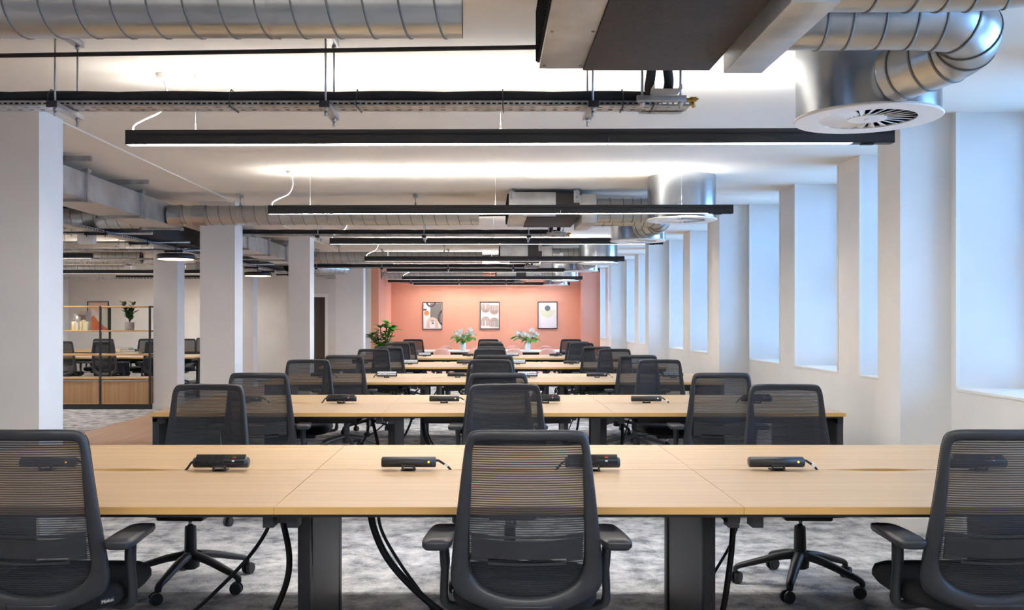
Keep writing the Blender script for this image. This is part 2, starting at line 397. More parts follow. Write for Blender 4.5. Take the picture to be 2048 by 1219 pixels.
# ------------------------------------------------------------------ spiral ducts
def helix(mb, p0, p1, r, pitch, rr=.0045, n=20, slant=0):
    p0 = Vector(p0); p1 = Vector(p1); L = (p1-p0).length; d = (p1-p0).normalized()
    u = d.orthogonal().normalized(); w = d.cross(u)
    turns = L/pitch; N = int(turns*n); pts = []
    for i in range(N+1):
        a = 2*PI*i/n
        pts.append(p0+d*(L*i/N)+(u*math.cos(a)+w*math.sin(a))*r)
    mb.tube(pts, rr, 5)
def spiral_duct(name, p0, p1, r, label, group, straps=(), open_end=True, pitch=.125, cat='duct', top=CE):
    c = Vector(p0)
    t = thing(name, label, cat, c, 0, group)
    d = (Vector(p1)-c).normalized()
    b = MB(); b.cyl(p0, p1, r, seg=40, caps=False)
    b.cyl(Vector(p0)+d*.002, Vector(p1)-d*.002, r-.006, seg=32, caps=False)
    b.build('duct_body', M_galv, t, c)
    b = MB(); helix(b, p0, p1, r, pitch); b.build('spiral_seam', M_seam, t, c)
    e = MB(); e.cyl(Vector(p1)-d*.03, Vector(p1)-d*.025, r-.004, seg=32); e.build('dark_end_disc', M_dark, t, c)  # near-black disc paints the shade inside the open duct end
    for xs in straps:
        q = Vector(p0)+d*xs
        s = MB(); s.cyl(q-d*.012, q+d*.012, r+.003, seg=40, caps=False)
        s.cyl(q+Vector((0, 0, r)), (q.x, q.y, top-.03), .005, seg=8).box(q.x-.02, q.x+.02, q.y-.10, q.y+.05, top-.03, top)
        s.cyl(q+Vector((0, 0, r+.0)), q+Vector((0, 0, r+.03)), .012, seg=6)
        s.build('hanger_strap', M_zinc, t, c)
    return t
UN = ['nearest', 'second', 'third', 'farthest']
def unit(k):
    o = 6.52*k; n = UN[k]
    # supply duct
    D = 3.34+o
    spiral_duct('spiral_duct', ((-3.36 if k < 3 else -2.58), D, 2.48), (-.09, D, 2.48), .102, 'galvanised spiral duct with an open end crossing the ceiling, %s of four' % n, 'spiral ducts across the ceiling', straps=(.75, 2.60))
    if 0 < k < 3:
        sd = [o_ for o_ in bpy.data.objects if o_.get('group') == 'spiral ducts across the ceiling'][-1]
        MB().cyl((-3.10, D, 2.48), (-2.97, D, 2.48), .108, seg=40, caps=False).build('joint_collar', M_drum, sd, sd.location.copy())
        MB().cyl((-3.36, D, 2.48), (-3.22, D, 2.48), .107, seg=40, caps=False).build('joint_collar', M_drum, sd, sd.location.copy())
    # rectangular main duct along the walkway
    y0, y1 = 6.3+6.52*(k-1)+(.0 if k else -.2), 10.28+6.52*(k-1)
    t = thing('rectangular_duct', 'galvanised rectangular duct beside the pillars, feeding the %s spiral duct' % n, 'duct', (-3.58, (y0+y1)/2, 2.39), 0, 'rectangular ducts over the walkway')
    c = t.location.copy()
    MB().box(-3.79, -3.38, y0, y1, 2.39, 2.61).build('duct_body', M_galvflat, t, c)
    yy = y0+.3
    while yy < y1+.2:
        y = min(yy, y1-.03)
        f = MB(); f.box(-3.81, -3.36, y-.02, y+.02, 2.365, 2.39).box(-3.81, -3.36, y-.02, y+.02, 2.61, 2.635).box(-3.38, -3.355, y-.02, y+.02, 2.365, 2.635).box(-3.815, -3.79, y-.02, y+.02, 2.365, 2.635)
        f.box(-3.375, -3.345, y-.035, y+.035, 2.36, 2.39).box(-3.375, -3.345, y-.035, y+.035, 2.61, 2.64)
        f.build('flange', M_zinc, t, c)
        yy += 1.25
    for y in (y0+1.15, y0+2.4):
        MB().box(-3.9, -3.16, y-.02, y+.02, CE-.06, CE-.02).build('support_rail', M_zinc, t, c)
    # fan coil
    t = thing('fan_coil_unit', 'boxy silver and charcoal fan coil unit under the ceiling, %s of four' % n, 'ventilation unit', (.56, 3.4+o, 2.42), 0, 'fan coil units')
    c = t.location.copy(); a, b = 2.90+o, 3.91+o
    MB().box(.222, .93, a+.003, b-.003, 2.425, 2.66).box(.216, .40, a, b, 2.42, 2.665, bev=.002).box(.40, .69, a, a+.02, 2.42, 2.665, bev=.001).build('casing', M_galvflat, t, c)
    MB().box(.40, .93, a+.03, b, 2.412, 2.43, bev=.002).box(.69, .93, a-.004, a+.03, 2.415, 2.66).box(.40, .93, b-.01, b+.006, 2.415, 2.66).build('insulation_panel', M_insul, t, c)
    g = MB(); g.box(.206, .217, a+.02, b-.02, 2.44, 2.65)
    for i in range(24):
        y = a+.04+i*(b-a-.08)/23
        g.box(.200, .207, y-.004, y+.004, 2.44, 2.65)
    for i in range(6): g.box(.202, .206, a+.02, b-.02, 2.45+i*.035, 2.455+i*.035)
    g.build('filter_grille', M_dark, t, c)
    for x in (.235, .385):
        for y in (a+.05, (a+b)/2, b-.05):
            MB().lathe([(.004, 2.416), (.007, 2.418), (.007, 2.421)], x, y, 8).build('screw', M_seam, t, c)
    MB().box(.953, 1.107, a+.03, b-.14, 2.363, 2.65, bev=.002).box(.93, .953, a+.04, b-.15, 2.44, 2.64).build('plenum', M_galvflat, t, c)
    for x in (.245, .90):
        br = MB(); br.box(x-.03, x+.03, a-.012, a-.004, 2.56, 2.68).box(x-.03, x+.03, a-.03, a, 2.67, 2.676).cyl((x, a-.022, 2.60), (x, a-.022, CE), .005, seg=8).lathe([(.012, 2.60), (.012, 2.615)], x, a-.022, 6)
        br.build('mounting_bracket', M_zinc, t, c)
    for x in (.245, .90):
        MB().cyl((x, b+.02, 2.56), (x, b+.02, CE), .005, seg=8).box(x-.02, x+.02, b, b+.04, 2.55, 2.56).build('mounting_bracket', M_zinc, t, c)
    # ceiling diffusers with their flexible duct
    for (dx, dy, zb, path, nn) in ((1.74, 4.28, 2.285, [(1.108, 3.50, 2.50), (1.3, 3.50, 2.50), (1.60, 3.50, 2.50), (1.76, 3.51, 2.49), (1.85, 3.59, 2.465), (1.86, 3.71, 2.44), (1.79, 3.84, 2.42), (1.73, 3.97, 2.41)], 'farther'),
                                   (1.80, 2.14, 2.295, [(1.108, 3.05, 2.50), (1.35, 3.05, 2.50), (1.60, 3.04, 2.50), (1.78, 2.97, 2.50), (1.86, 2.82, 2.50), (1.86, 2.68, 2.50), (1.83, 2.55, 2.50), (1.81, 2.44, 2.50)], 'nearer')):
        X, Y = dx, dy+o
        t = thing('swirl_diffuser', 'round white swirl diffuser under a galvanised drum, %s one of the %s fan coil unit' % (nn, n), 'air diffuser', (X, Y, zb), 0, 'swirl diffusers')
        c = Vector((X, Y, zb))
        MB().lathe([(.312, zb+.012), (.312, CE)], X, Y, 56, capb=False, capt=False).lathe([(.306, zb+.012), (.306, CE-.001)], X, Y, 40, capb=False).build('drum', M_drum, t, c)
        p = MB(); p.lathe([(.215, zb+.010), (.213, zb+.002), (.317, zb), (.322, zb+.005), (.317, zb+.014), (.215, zb+.013)], X, Y, 64, capb=False, capt=False)
        p.lathe([(.001, zb-.004), (.012, zb-.003), (.014, zb+.002), (.085, zb+.002), (.085, zb+.012)], X, Y, 40, capb=True)
        for f_ in p.bm.faces: f_.smooth = False
        p.build('face_plate', M_whitemetal, t, c)
        v = MB()
        for i in range(24):
            a0 = 2*PI*i/24; 
            for (r0, r1) in ((.080, .218),):
                ta = .22
                q = []
                for (r, an, z) in ((r0, a0, zb+.003), (r1, a0+.02, zb+.003), (r1, a0+.165, zb+.012), (r0, a0+.19, zb+.012)):
                    q.append((X+r*math.cos(an+ta*(r/r1)), Y+r*math.sin(an+ta*(r/r1)), z))
                q2 = [(x_, y_, z_+.003) for (x_, y_, z_) in q]
                vs = [v.bm.verts.new(z_) for z_ in q+q2]
                for fc in ((0, 1, 2, 3), (7, 6, 5, 4), (0, 4, 5, 1), (1, 5, 6, 2), (2, 6, 7, 3), (3, 7, 4, 0)): v.bm.faces.new([vs[j] for j in fc])
        v.build('swirl_vanes', M_whitemetal, t, c)
        MB().lathe([(.22, zb+.03), (.22, zb+.034)], X, Y, 32).build('dark_backing', M_dark, t, c)  # dark disc above the vanes, stands in for shade in the slots
        # duct
        P = smooth_pts([(x_, y_+o, z_) for (x_, y_, z_) in path], 8)
        rad = .122 if nn == 'nearer' else .118
        dd = thing('round_duct', 'bent galvanised round duct from the %s fan coil unit to its %s diffuser' % (n, nn), 'duct', P[0], 0, 'round ducts to the diffusers')
        MB().tube(P, rad, 36).build('duct_body', M_galv, dd, P[0])
        sm = MB(); acc = 0
        for i in range(1, len(P)-1):
            acc += (P[i]-P[i-1]).length
            if acc > (.085 if i > 8 else .11):
                acc = 0; t_ = (P[i+1]-P[i-1]).normalized()
                sm.cyl(P[i]-t_*.004, P[i]+t_*.004, rad+.004, seg=36)
        sm.build('seam_ring', M_seam, dd, P[0])
        if nn == 'nearer':
            MB().cyl((1.26, 2.92+o, 2.50), (1.26, 2.905+o, 2.50), .035, seg=20).cyl((1.26, 2.906+o, 2.50), (1.26, 2.90+o, 2.50), .028, seg=20).box(1.255, 1.265, 2.895+o, 2.90+o, 2.478, 2.522).build('damper_dial', M_alu, dd, P[0])
    # cable tray
    y0, y1, zt = 4.27+o, 4.40+o, 2.350
    xs, xe = (-4.2, -3.30, -3.30, -2.55)[k], .93
    t = thing('perforated_cable_tray', 'perforated steel cable tray hung across the ceiling, %s of four' % n, 'cable tray', ((xs+xe)/2, (y0+y1)/2, zt), 0, 'cable trays')
    c = t.location.copy()
    tr = MB(); L = xe-xs
    npz = int(L/.026)
    # base built of strips leaving slots
    tr.box(xs, xe, y0, y0+.03, zt, zt+.0015).box(xs, xe, y0+.045, y0+.085, zt, zt+.0015).box(xs, xe, y1-.03, y1, zt, zt+.0015)
    tr.box(xs, xe, y0, y0+.0015, zt, zt+.006).box(xs, xe, y0, y0+.0015, zt+.013, zt+.022).box(xs, xe, y1-.0015, y1, zt, zt+.022)
    i = 0
    while xs+i*.026 < xe:
        x = xs+i*.026
        tr.box(x, x+.010, y0, y0+.0015, zt+.006, zt+.013)
        if i % 2 == 0:
            tr.box(x, x+.032, y0+.03, y0+.045, zt, zt+.0015).box(x, x+.032, y0+.085, y1-.03, zt, zt+.0015)
        i += 1
    tr.build('tray', M_zinc, t, c)
    # end section
    e = MB(); e.box(.72, .92, y1-.02, y1+.05, zt, zt+.002).box(.68, .905, y0-.03, y0, zt+.012, zt+.04, bev=.003).box(.72, .92, y1+.048, y1+.05, zt, zt+.02)
    e.cyl((.705, y0-.015, zt-.02), (.705, y0-.015, CE), .006, seg=8).cyl((.88, y0-.015, zt-.02), (.88, y0-.015, CE), .006, seg=8)
    e.lathe([(.011, zt-.002), (.011, zt+.012)], .705, y0-.015, 6).lathe([(.011, zt-.002), (.011, zt+.012)], .88, y0-.015, 6)
    e.box(.74, .86, y0-.14, y0-.03, zt+.040, zt+.042).box(.738, .741, y0-.14, y0-.03, zt+.042, zt+.062).box(.859, .862, y0-.14, y0-.03, zt+.042, zt+.062)
    e.build('end_bracket', M_zinc, t, c)
    for j, xh in enumerate((-3.16, -1.95, -.73, .475)):
        if xh < xs: continue
        h = MB()
        h.box(xh-.02, xh+.02, y0-.09, y1+.07, zt-.026, zt-.004).box(xh-.012, xh+.012, y0-.091, y0-.089, zt-.022, zt-.008)
        h.box(xh-.02, xh+.02, y0-.09, y1+.07, CE-.03, CE-.004)
        for y in (y0-.06, y1+.04):
            h.cyl((xh, y, zt-.062), (xh, y, zt-.038), .007, seg=8).cyl((xh, y, zt-.05), (xh, y, CE-.01), .0045, seg=8).lathe([(.010, zt-.038), (.010, zt-.026)], xh, y, 6).lathe([(.011, CE-.045), (.011, CE-.03)], xh, y, 6)
        h.build('hanger', M_zinc, t, c)
        cp = MB(); cp.box(xh-.024, xh+.024, y0-.098, y0-.09, zt-.030, zt+.0, bev=.002)
        cp.build('black_end_cap', M_blk, t, c)
    pts = []; N = 60
    for i in range(N+1):
        x = xs+(.80-xs)*i/N
        pts.append((x, y0+.045, zt+.046+.005*abs(math.sin(i*PI/6))))
    f = MB().tube(pts, .026, 14).tube([(x_, y_+.058, z_-.004) for (x_, y_, z_) in pts], .024, 14)
    cc = (0, y0+.05, zt)
    f = f.build('insulated_pipe', M_foam, None, ((xs+.8)/2, y0+.06, zt))
    tag(f, 'pair of black foam insulated pipes lying on the %s cable tray' % n, 'pipe', 'insulated pipes on the trays')
    ct = 0
    for xx in (-2.72, -2.01, -1.18, -.60, .07, .62, .76):
        if xx > xs+.1:
            q = MB()
            q.tube([(xx, y0-.004, zt-.004), (xx, y0-.004, zt+.045), (xx, y0+.03, zt+.080), (xx, y0+.11, zt+.078), (xx+.004, y1+.004, zt+.02), (xx+.006, y1+.004, zt-.004), (xx, y0-.004, zt-.004)], .0025, 6)
            q.build('cable_tie', M_blk, t, c)
    # drop pipes into FCU and brass valve
    dp = MB()
    for (xa, xb) in ((.725, .74), (.81, .80)):
        dp.tube(smooth_pts([(xa+.01, y0-.02, zt+.064), (xa+.01, y0-.05, zt+.10), (xb, y0-.12, zt+.18), (xb, y0-.36, zt+.20)], 6), .022, 12)
    dp = dp.build('insulated_pipe', M_foam, None, (.88, y0, zt+.05))
    tag(dp, 'two black insulated pipe drops joining the %s fan coil unit to its tray' % n, 'pipe', 'pipe drops')
    vt = MB().cyl((.905, y0+.0, zt+.026), (.935, y0+.0, zt+.026), .008, seg=10).box(.925, .955, y0-.01, y0+.01, zt+.015, zt+.037, bev=.002).cyl((.955, y0, zt+.028), (.964, y0, zt+.028), .006, seg=8).cyl((.933, y0, zt+.02), (.945, y0, zt-.01), .009, seg=8).build('brass_valve', M_brass, None, (.98, y0+.03, zt))
    tag(vt, 'small brass valve at the right end of the %s cable tray' % n, 'valve', 'brass valves')
    pp = MB().tube([(xs, y0-.055, 2.53), (.222, y0-.055-.10, 2.57), (.222, y0-.40, 2.57)], .010, 12)
    pp = pp.build('condensate_pipe', M_foam, None, ((xs+.2)/2, y0-.1, 2.53))
    tag(pp, 'thin black pipe running into the side of the %s fan coil unit' % n, 'pipe', 'thin condensate pipes')
for k in range(4): unit(k)

# exposed services over the walkway and left room
def loose(mb, name, m, label, cat, group=None, parts=None):
    o = mb.build(name, m, None, ctr=True); tag(o, label, cat, group); return o
loose(MB().box(-4.80, -4.15, 10.5, 13.7, 2.43, 2.66, bev=.01), 'insulated_duct', M_foam, 'black insulated rectangular duct running back above the walkway', 'duct')
loose(MB().box(-4.75, -4.05, 14.9, 19.9, 2.43, 2.66, bev=.01), 'insulated_duct', M_foam, 'black insulated rectangular duct beyond the second white pillar', 'duct')
def long_tray(x, y0, y1, z, label):
    t = MB(); w = .15
    t.box(x, x+w, y0, y1, z, z+.0015).box(x+w-.0015, x+w, y0, y1, z, z+.008).box(x+w-.0015, x+w, y0, y1, z+.022, z+.03).box(x, x+.0015, y0, y1, z, z+.03)
    y = y0
    while y < y1: t.box(x+w-.0015, x+w, y, y+.03, z+.008, z+.022); y += .07
    th = thing('perforated_cable_tray', label, 'cable tray', (x+w/2, (y0+y1)/2, z), 0, 'cable trays over the walkway'); c = th.location.copy()
    t.build('tray', M_zinc, th, c)
    y = y0+.9
    while y < y1:
        h = MB().box(x-.05, x+w+.05, y-.02, y+.02, z-.03, z-.002).cyl((x-.03, y, z-.05), (x-.03, y, 2.425), .005, seg=8).cyl((x+w+.03, y, z-.05), (x+w+.03, y, 2.42), .005, seg=8)
        h.build('hanger', M_housing, th, c); y += 1.3
long_tray(-4.48, 7.0, 14.2, 2.36, 'perforated cable tray running back above the walkway, near the shelving')
long_tray(-4.40, 14.9, 21.5, 2.36, 'perforated cable tray running back beyond the second pillar')
for i, (D, z, r, n) in enumerate(((11.0, 2.40, .018, 'nearest'), (12.4, 2.41, .014, 'second'), (13.6, 2.40, .02, 'third'), (15.9, 2.42, .018, 'fourth'), (17.0, 2.40, .016, 'fifth'), (19.6, 2.42, .018, 'farthest'))):
    xr = -3.95 if D < 14 else -3.4
    p = MB().tube([(-9.5, D, z), (xr, D, z)], r, 12)
    for x in (-8.6, -7.2, -5.9, -4.9): p.cyl((x, D, z), (x, D, 2.98), .004, seg=6).cyl((x, D, z-.04), (x, D, z), .007, seg=6)
    loose(p, 'conduit_pipe', M_zinc, 'thin grey pipe crossing the exposed left ceiling, %s one' % n, 'pipe', 'pipes across the exposed ceiling')
spiral_duct('spiral_duct', (-9.5, 10.34, 2.50), (-3.82, 10.34, 2.50), .11, 'galvanised spiral duct crossing the exposed ceiling at the near end of the left room', 'spiral ducts over the left room', straps=(2.5, 4.6), top=2.98)
spiral_duct('spiral_duct', (-9.5, 16.6, 2.49), (-6.15, 16.6, 2.49), .11, 'galvanised spiral duct crossing behind the shelving, above the left room', 'spiral ducts over the left room', straps=(1.5, 3.2), top=2.98)
spiral_duct('spiral_duct', (-9.5, 20.2, 2.52), (-5.3, 20.2, 2.52), .11, 'galvanised spiral duct high above the left room, nearest its back wall', 'spiral ducts over the left room', straps=(1.5, 3.2), top=2.98)
spiral_duct('spiral_duct', (-3.9, 18.2, 2.45), (-2.95, 19.4, 2.45), .12, 'slanting galvanised spiral duct above the dark door', 'spiral ducts over the left room', straps=(.9,))
def cross_tray(D, x0, x1, z, label):
    t = MB().box(x0, x1, D, D+.15, z, z+.0015).box(x0, x1, D, D+.0015, z, z+.008).box(x0, x1, D, D+.0015, z+.024, z+.032)
    x = x0
    while x < x1: t.box(x, x+.03, D, D+.0015, z+.008, z+.024); x += .07
    t2 = MB()
    for x in (x0+.8, x1-.75):
        t2.box(x-.02, x+.02, D-.05, D+.2, z-.03, z-.002).cyl((x, D-.03, z-.06), (x, D-.03, 2.98), .005, seg=8).cyl((x, D+.18, z-.06), (x, D+.18, 2.98), .005, seg=8)
    th = thing('perforated_cable_tray', label, 'cable tray', ((x0+x1)/2, D, z), 0, 'cable trays in the left room'); c = th.location.copy()
    t.build('tray', M_zinc, th, c); t2.build('hanger', M_zinc, th, c)
cross_tray(16.0, -9.4, -5.45, 2.35, 'perforated cable tray crossing the left room above the shelving')
cross_tray(20.7, -9.4, -5.1, 2.30, 'perforated cable tray crossing low in front of the left room back wall')
fx = MB().box(-7.6, -6.1, 19.5, 20.0, 2.42, 2.62, bev=.004)
loose(fx, 'fan_coil_unit', M_galvflat, 'small silver fan coil unit seen above the shelving', 'ventilation unit')
loose(MB().box(-5.1, -4.9, 11.6, 11.7, 2.33, 2.44, bev=.005).cyl((-5, 11.65, 2.44), (-5, 11.65, 2.98), .005, seg=6), 'junction_box', M_white, 'small white box hanging in the exposed ceiling', 'box')

# ------------------------------------------------------------------ bench desks
ROWS = [3.18, 6.44, 9.70, 12.88, 16.00]
RN = ['front', 'second', 'third', 'fourth', 'fifth']
XD = [-2.33, -.728, .874, 2.474]; DH = .73
def desktop_mb(w, flip):
    # local origin: corner at gap side; near edge straight, gap edge with a shallow leaf shaped notch
    T = .025; d = .796; b = MB()
    poly = [(0.001, 0), (w-.001, 0), (w-.001, d)]
    c = w/2; n = 24
    for i in range(n+1):
        x = c+.23-(.46*i/n); poly.append((x, d-.030*math.sin(PI*i/n)**1.6))
    poly.append((0.001, d))
    if flip: poly = [(w-x, 1.6-y) for x, y in poly]
    b.prism(poly, -T, 0)
    for f in b.bm.faces: f.material_index = 1 if abs(f.normal.z) < .5 else 0
    b.bm.normal_update()
    for f in b.bm.faces: f.material_index = 1 if abs(f.normal.z) < .5 else 0
    return b
def bench(xd, yf, label, group, nd=3):
    t = thing('bench_desk', label, 'desk', ((xd[0]+xd[-1])/2, yf+.8, 0), 0, group); c = t.location.copy()
    for i in range(len(xd)-1):
        for fl in (0, 1):
            o = desktop_mb(xd[i+1]-xd[i], fl)
            o = o.build('desktop', [M_desk, M_deskedge], t)
            o.location = (xd[i]-c.x, yf-c.y, DH)
    for i, x in enumerate(xd):
        s = 1 if i < len(xd)/2 else -1     # side on which the leg stands from the seam
        xa, xb = (x+.0, x+.045) if s > 0 else (x-.045, x)
        l = MB()
        if i in (0, len(xd)-1) and nd == 3: l.box(xa, xb+(0 if s < 0 else 0), yf+.05, yf+1.55, 0, DH-.03, bev=.003)
        else: l.prism([(yf+.50, 0), (yf+1.10, 0), (yf+1.14, DH-.03), (yf+.42, DH-.03)], xa+.006, xb-.0, axis='x')
        l.box(xa, xb, yf+.40, yf+.47, .0, DH-.03, bev=.002).box(xa, xb, yf+1.13, yf+1.20, 0, DH-.03, bev=.002)
        l.build('leg', M_blkmetal, t, c)
        q = MB()
        for y in (yf+.03, yf+1.50):
            if i > 0: q.box(x-.045, x-.008, y, y+.07, DH-.077, DH-.025)
            if i < len(xd)-1: q.box(x+.038, x+.075, y, y+.07, DH-.077, DH-.025)
        q.box(xa, xb, yf+.05, yf+1.55, DH-.065, DH-.026)
        q.build('leg_bracket', M_blkmetal, t, c)
    r = MB()
    for y in (yf+.012, yf+.74, yf+.83, yf+1.56):
        r.box(xd[0]+.02, xd[-1]-.02, y, y+.028, DH-.037, DH-.026)
    for y in (yf+.42, yf+1.13):
        r.box(xd[0]+.02, xd[-1]-.02, y, y+.04, DH-.075, DH-.026)
    r.build('support_rail', M_blkmetal, t, c)
    tr = MB()
    for i in range(len(xd)-1):
        tr.box(xd[i]+.25, xd[i+1]-.25, yf+.55, yf+.552, DH-.13, DH-.03).box(xd[i]+.25, xd[i+1]-.25, yf+1.05, yf+1.052, DH-.13, DH-.03).box(xd[i]+.25, xd[i+1]-.25, yf+.55, yf+1.05, DH-.132, DH-.13)
    tr.build('cable_basket', M_blkmetal, t, c)
    return t
for i, y in enumerate(ROWS):
    bench(XD, y, 'long oak-topped black-framed bench desk, %s row from the camera' % RN[i], 'bench desks in the main room')

# power modules
def module(face_up):
    t = thing('power_module', None, 'power module')
    b = MB()
    pr = []
    for a in range(20):
        an = 2*PI*a/20; pr.append((.030*math.cos(an), .032+.022*math.sin(an)))
    b.prism(pr, -.112, .112, axis='x')
    b.prism([(y*.9, .032+(z-.032)*.9) for y, z in pr], -.115, .115, axis='x')
    for f in b.bm.faces: f.smooth = abs(f.normal.x) < .5
    b.build('body', M_blk, t)
    br = MB().box(-.03, .03, -.034, .010, 0, .006).box(-.028, -.02, -.036, -.026, 0, .024).box(.02, .028, -.036, -.026, 0, .024).box(-.028, .028, -.034, -.028, .0, .008).box(-.028, .028, -.034, -.028, .018, .026)
    br.build('clamp', M_blk, t)
    return t
def module_front(grey):
    t = module(True)
    R = RX(-.72)    # sloping socket face towards the user (-Y and up)
    p = MB(); p.box(-.105, .105, -.027, .027, -.002, .003, bev=.001)
    for v in p.bm.verts: v.co = RX(.75) @ v.co + Vector((0, -.018, .046))
    po = p.build('socket_panel', M_panelg if grey else M_panelb, t)
    def on(mb):
        for v in mb.bm.verts: v.co = RX(.75) @ v.co + Vector((0, -.018, .046))
        return mb
    for sx in (-.062, -.005):
        s = MB(); s.box(sx-.022, sx+.022, -.021, .021, .003, .0036)
        on(s).build('socket', M_panelg if grey else M_panelb, po)
        s = MB(); s.box(sx-.016, sx-.010, .006, .010, .0036, .0044).box(sx+.006, sx+.012, -.006, -.002, .0036, .0044).box(sx-.016, sx-.011, -.016, -.010, .0036, .0044).box(sx+.004, sx+.018, -.018, -.010, .0036, .0048)
        on(s).build('pin_hole', M_sock, po)
    u = MB().box(.052, .066, .006, .012, .003, .0045); on(u).build('usb_port', M_usb, po)
    u = MB().box(.052, .062, -.014, -.006, .003, .0045); on(u).build('usb_port', M_usbw, po)
    pts = smooth_pts([(-.112, 0, .035), (-.125, .0, .033), (-.14, .005, .015), (-.15, .01, .003), (-.165, .012, -.01)], 4)
    MB().tube(pts, .005, 8).build('lead', M_cable, t)
    return t
def module_back():
    t = module(False)
    d = MB().cyl((.086, -.0285, .036), (.086, -.0315, .036), .0045, seg=12); d.build('indicator', M_dot, t)
    pts = smooth_pts([(.112, 0, .036), (.125, 0, .038), (.145, .0, .026), (.165, .004, .012), (.18, .008, -.006)], 4)
    MB().tube(pts, .005, 8).build('lead', M_cable, t)
    MB().box(.152, .168, -.006, .006, .012, .026, rot=RY(.8)).build('cable_label', M_white, t)
    return t
PM = {'f': module_front(False), 'g': module_front(True), 'b': module_back()}
used = set()
MX = [(-1.87, 'b'), (-1.13, 'f'), (-.335, 'b'), (.445, 'f'), (1.23, 'b'), (2.08, 'f')]
PNAME = ['first from the left', 'second from the left', 'third from the left', 'fourth from the left', 'fifth from the left', 'rightmost']
def place_module(kind, x, y, label, group, rz=0):
    p = PM[kind]; o = p if kind not in used else copy_tree(p); used.add(kind)
    o.location = (x, y, DH+.002); o.rotation_euler = (0, 0, rz); tag(o, label, 'power module', group)
for ri, y in enumerate(ROWS):
    for j, (x, kd) in enumerate(MX):
        kk = kd if not (kd == 'f' and ri >= 2) else 'g'
        desc = {'f': 'black power module with sockets towards us', 'g': 'power module with pale grey face', 'b': 'black power module seen from behind'}[kk]
        place_module(kk, x, y+.80-(0 if kk == 'b' else .015), '%s on the %s desk row, %s' % (desc, RN[ri], PNAME[j]), 'power modules along the %s desk row' % RN[ri])

# hanging cables
def cable(pts, r, label, group=None, m=M_cable):
    o = MB().tube(smooth_pts(pts, 8), r, 10).build('cable', m, None, ctr=True); tag(o, label, 'cable', group)
for ri, y in enumerate(ROWS):
    m = y+.8; g = 'cables hanging under the %s desk row' % RN[ri]; n = RN[ri]
    cable([(-.93, m, .60), (-.93, m, .5), (-1.0, m-.02, .38), (-1.13, m-.04, .24), (-1.27, m-.05, .12), (-1.45, m-.05, .03), (-1.6, m-.02, .015)], .008, 'thin black cable sweeping left to the floor under the %s desk row' % n, g)
    cable([(-.90, m, .62), (-.87, m, .5), (-.845, m, .36), (-.86, m, .24), (-.92, m-.02, .10), (-.98, m, .02)], .013, 'thick black cable loop just left of the left inner leg, %s desk row' % n, g)
    cable([(-.50, m, .62), (-.49, m, .5), (-.43, m, .36), (-.32, m, .23), (-.17, m-.01, .11), (.0, m, .02)], .015, 'thick black cable sweeping right to the floor under the middle of the %s desk row' % n, g)
    cable([(-.47, m+.03, .62), (-.46, m+.03, .48), (-.38, m+.03, .33), (-.26, m+.03, .16), (-.18, m+.02, .02)], .007, 'thin ribbed cable beside the thick middle cable, %s desk row' % n, g)
    cable([(1.05, m, .62), (1.045, m, .45), (1.03, m, .30), (1.0, m, .12), (.95, m, .02)], .013, 'thick black cable dropping right of the right inner leg, %s desk row' % n, g)
    cable([(1.10, m+.02, .60), (1.05, m+.03, .42), (.98, m+.05, .28), (.93, m+.1, .15), (.90, m+.12, .02)], .006, 'thin slanting cable by the right inner leg, %s desk row' % n, g)
    if ri > 0:
        cable([(-1.18, m-.1, .63), (-1.08, m-.1, .645), (-1.0, m-.1, .62)], .003, 'green and yellow earth wire under the left desk of the %s row' % n, g, M_earth)
        cable([(-.38, m-.1, .62), (-.30, m-.1, .635), (-.22, m-.1, .63)], .003, 'green and yellow earth wire under the middle desk of the %s row' % n, g, M_earth)

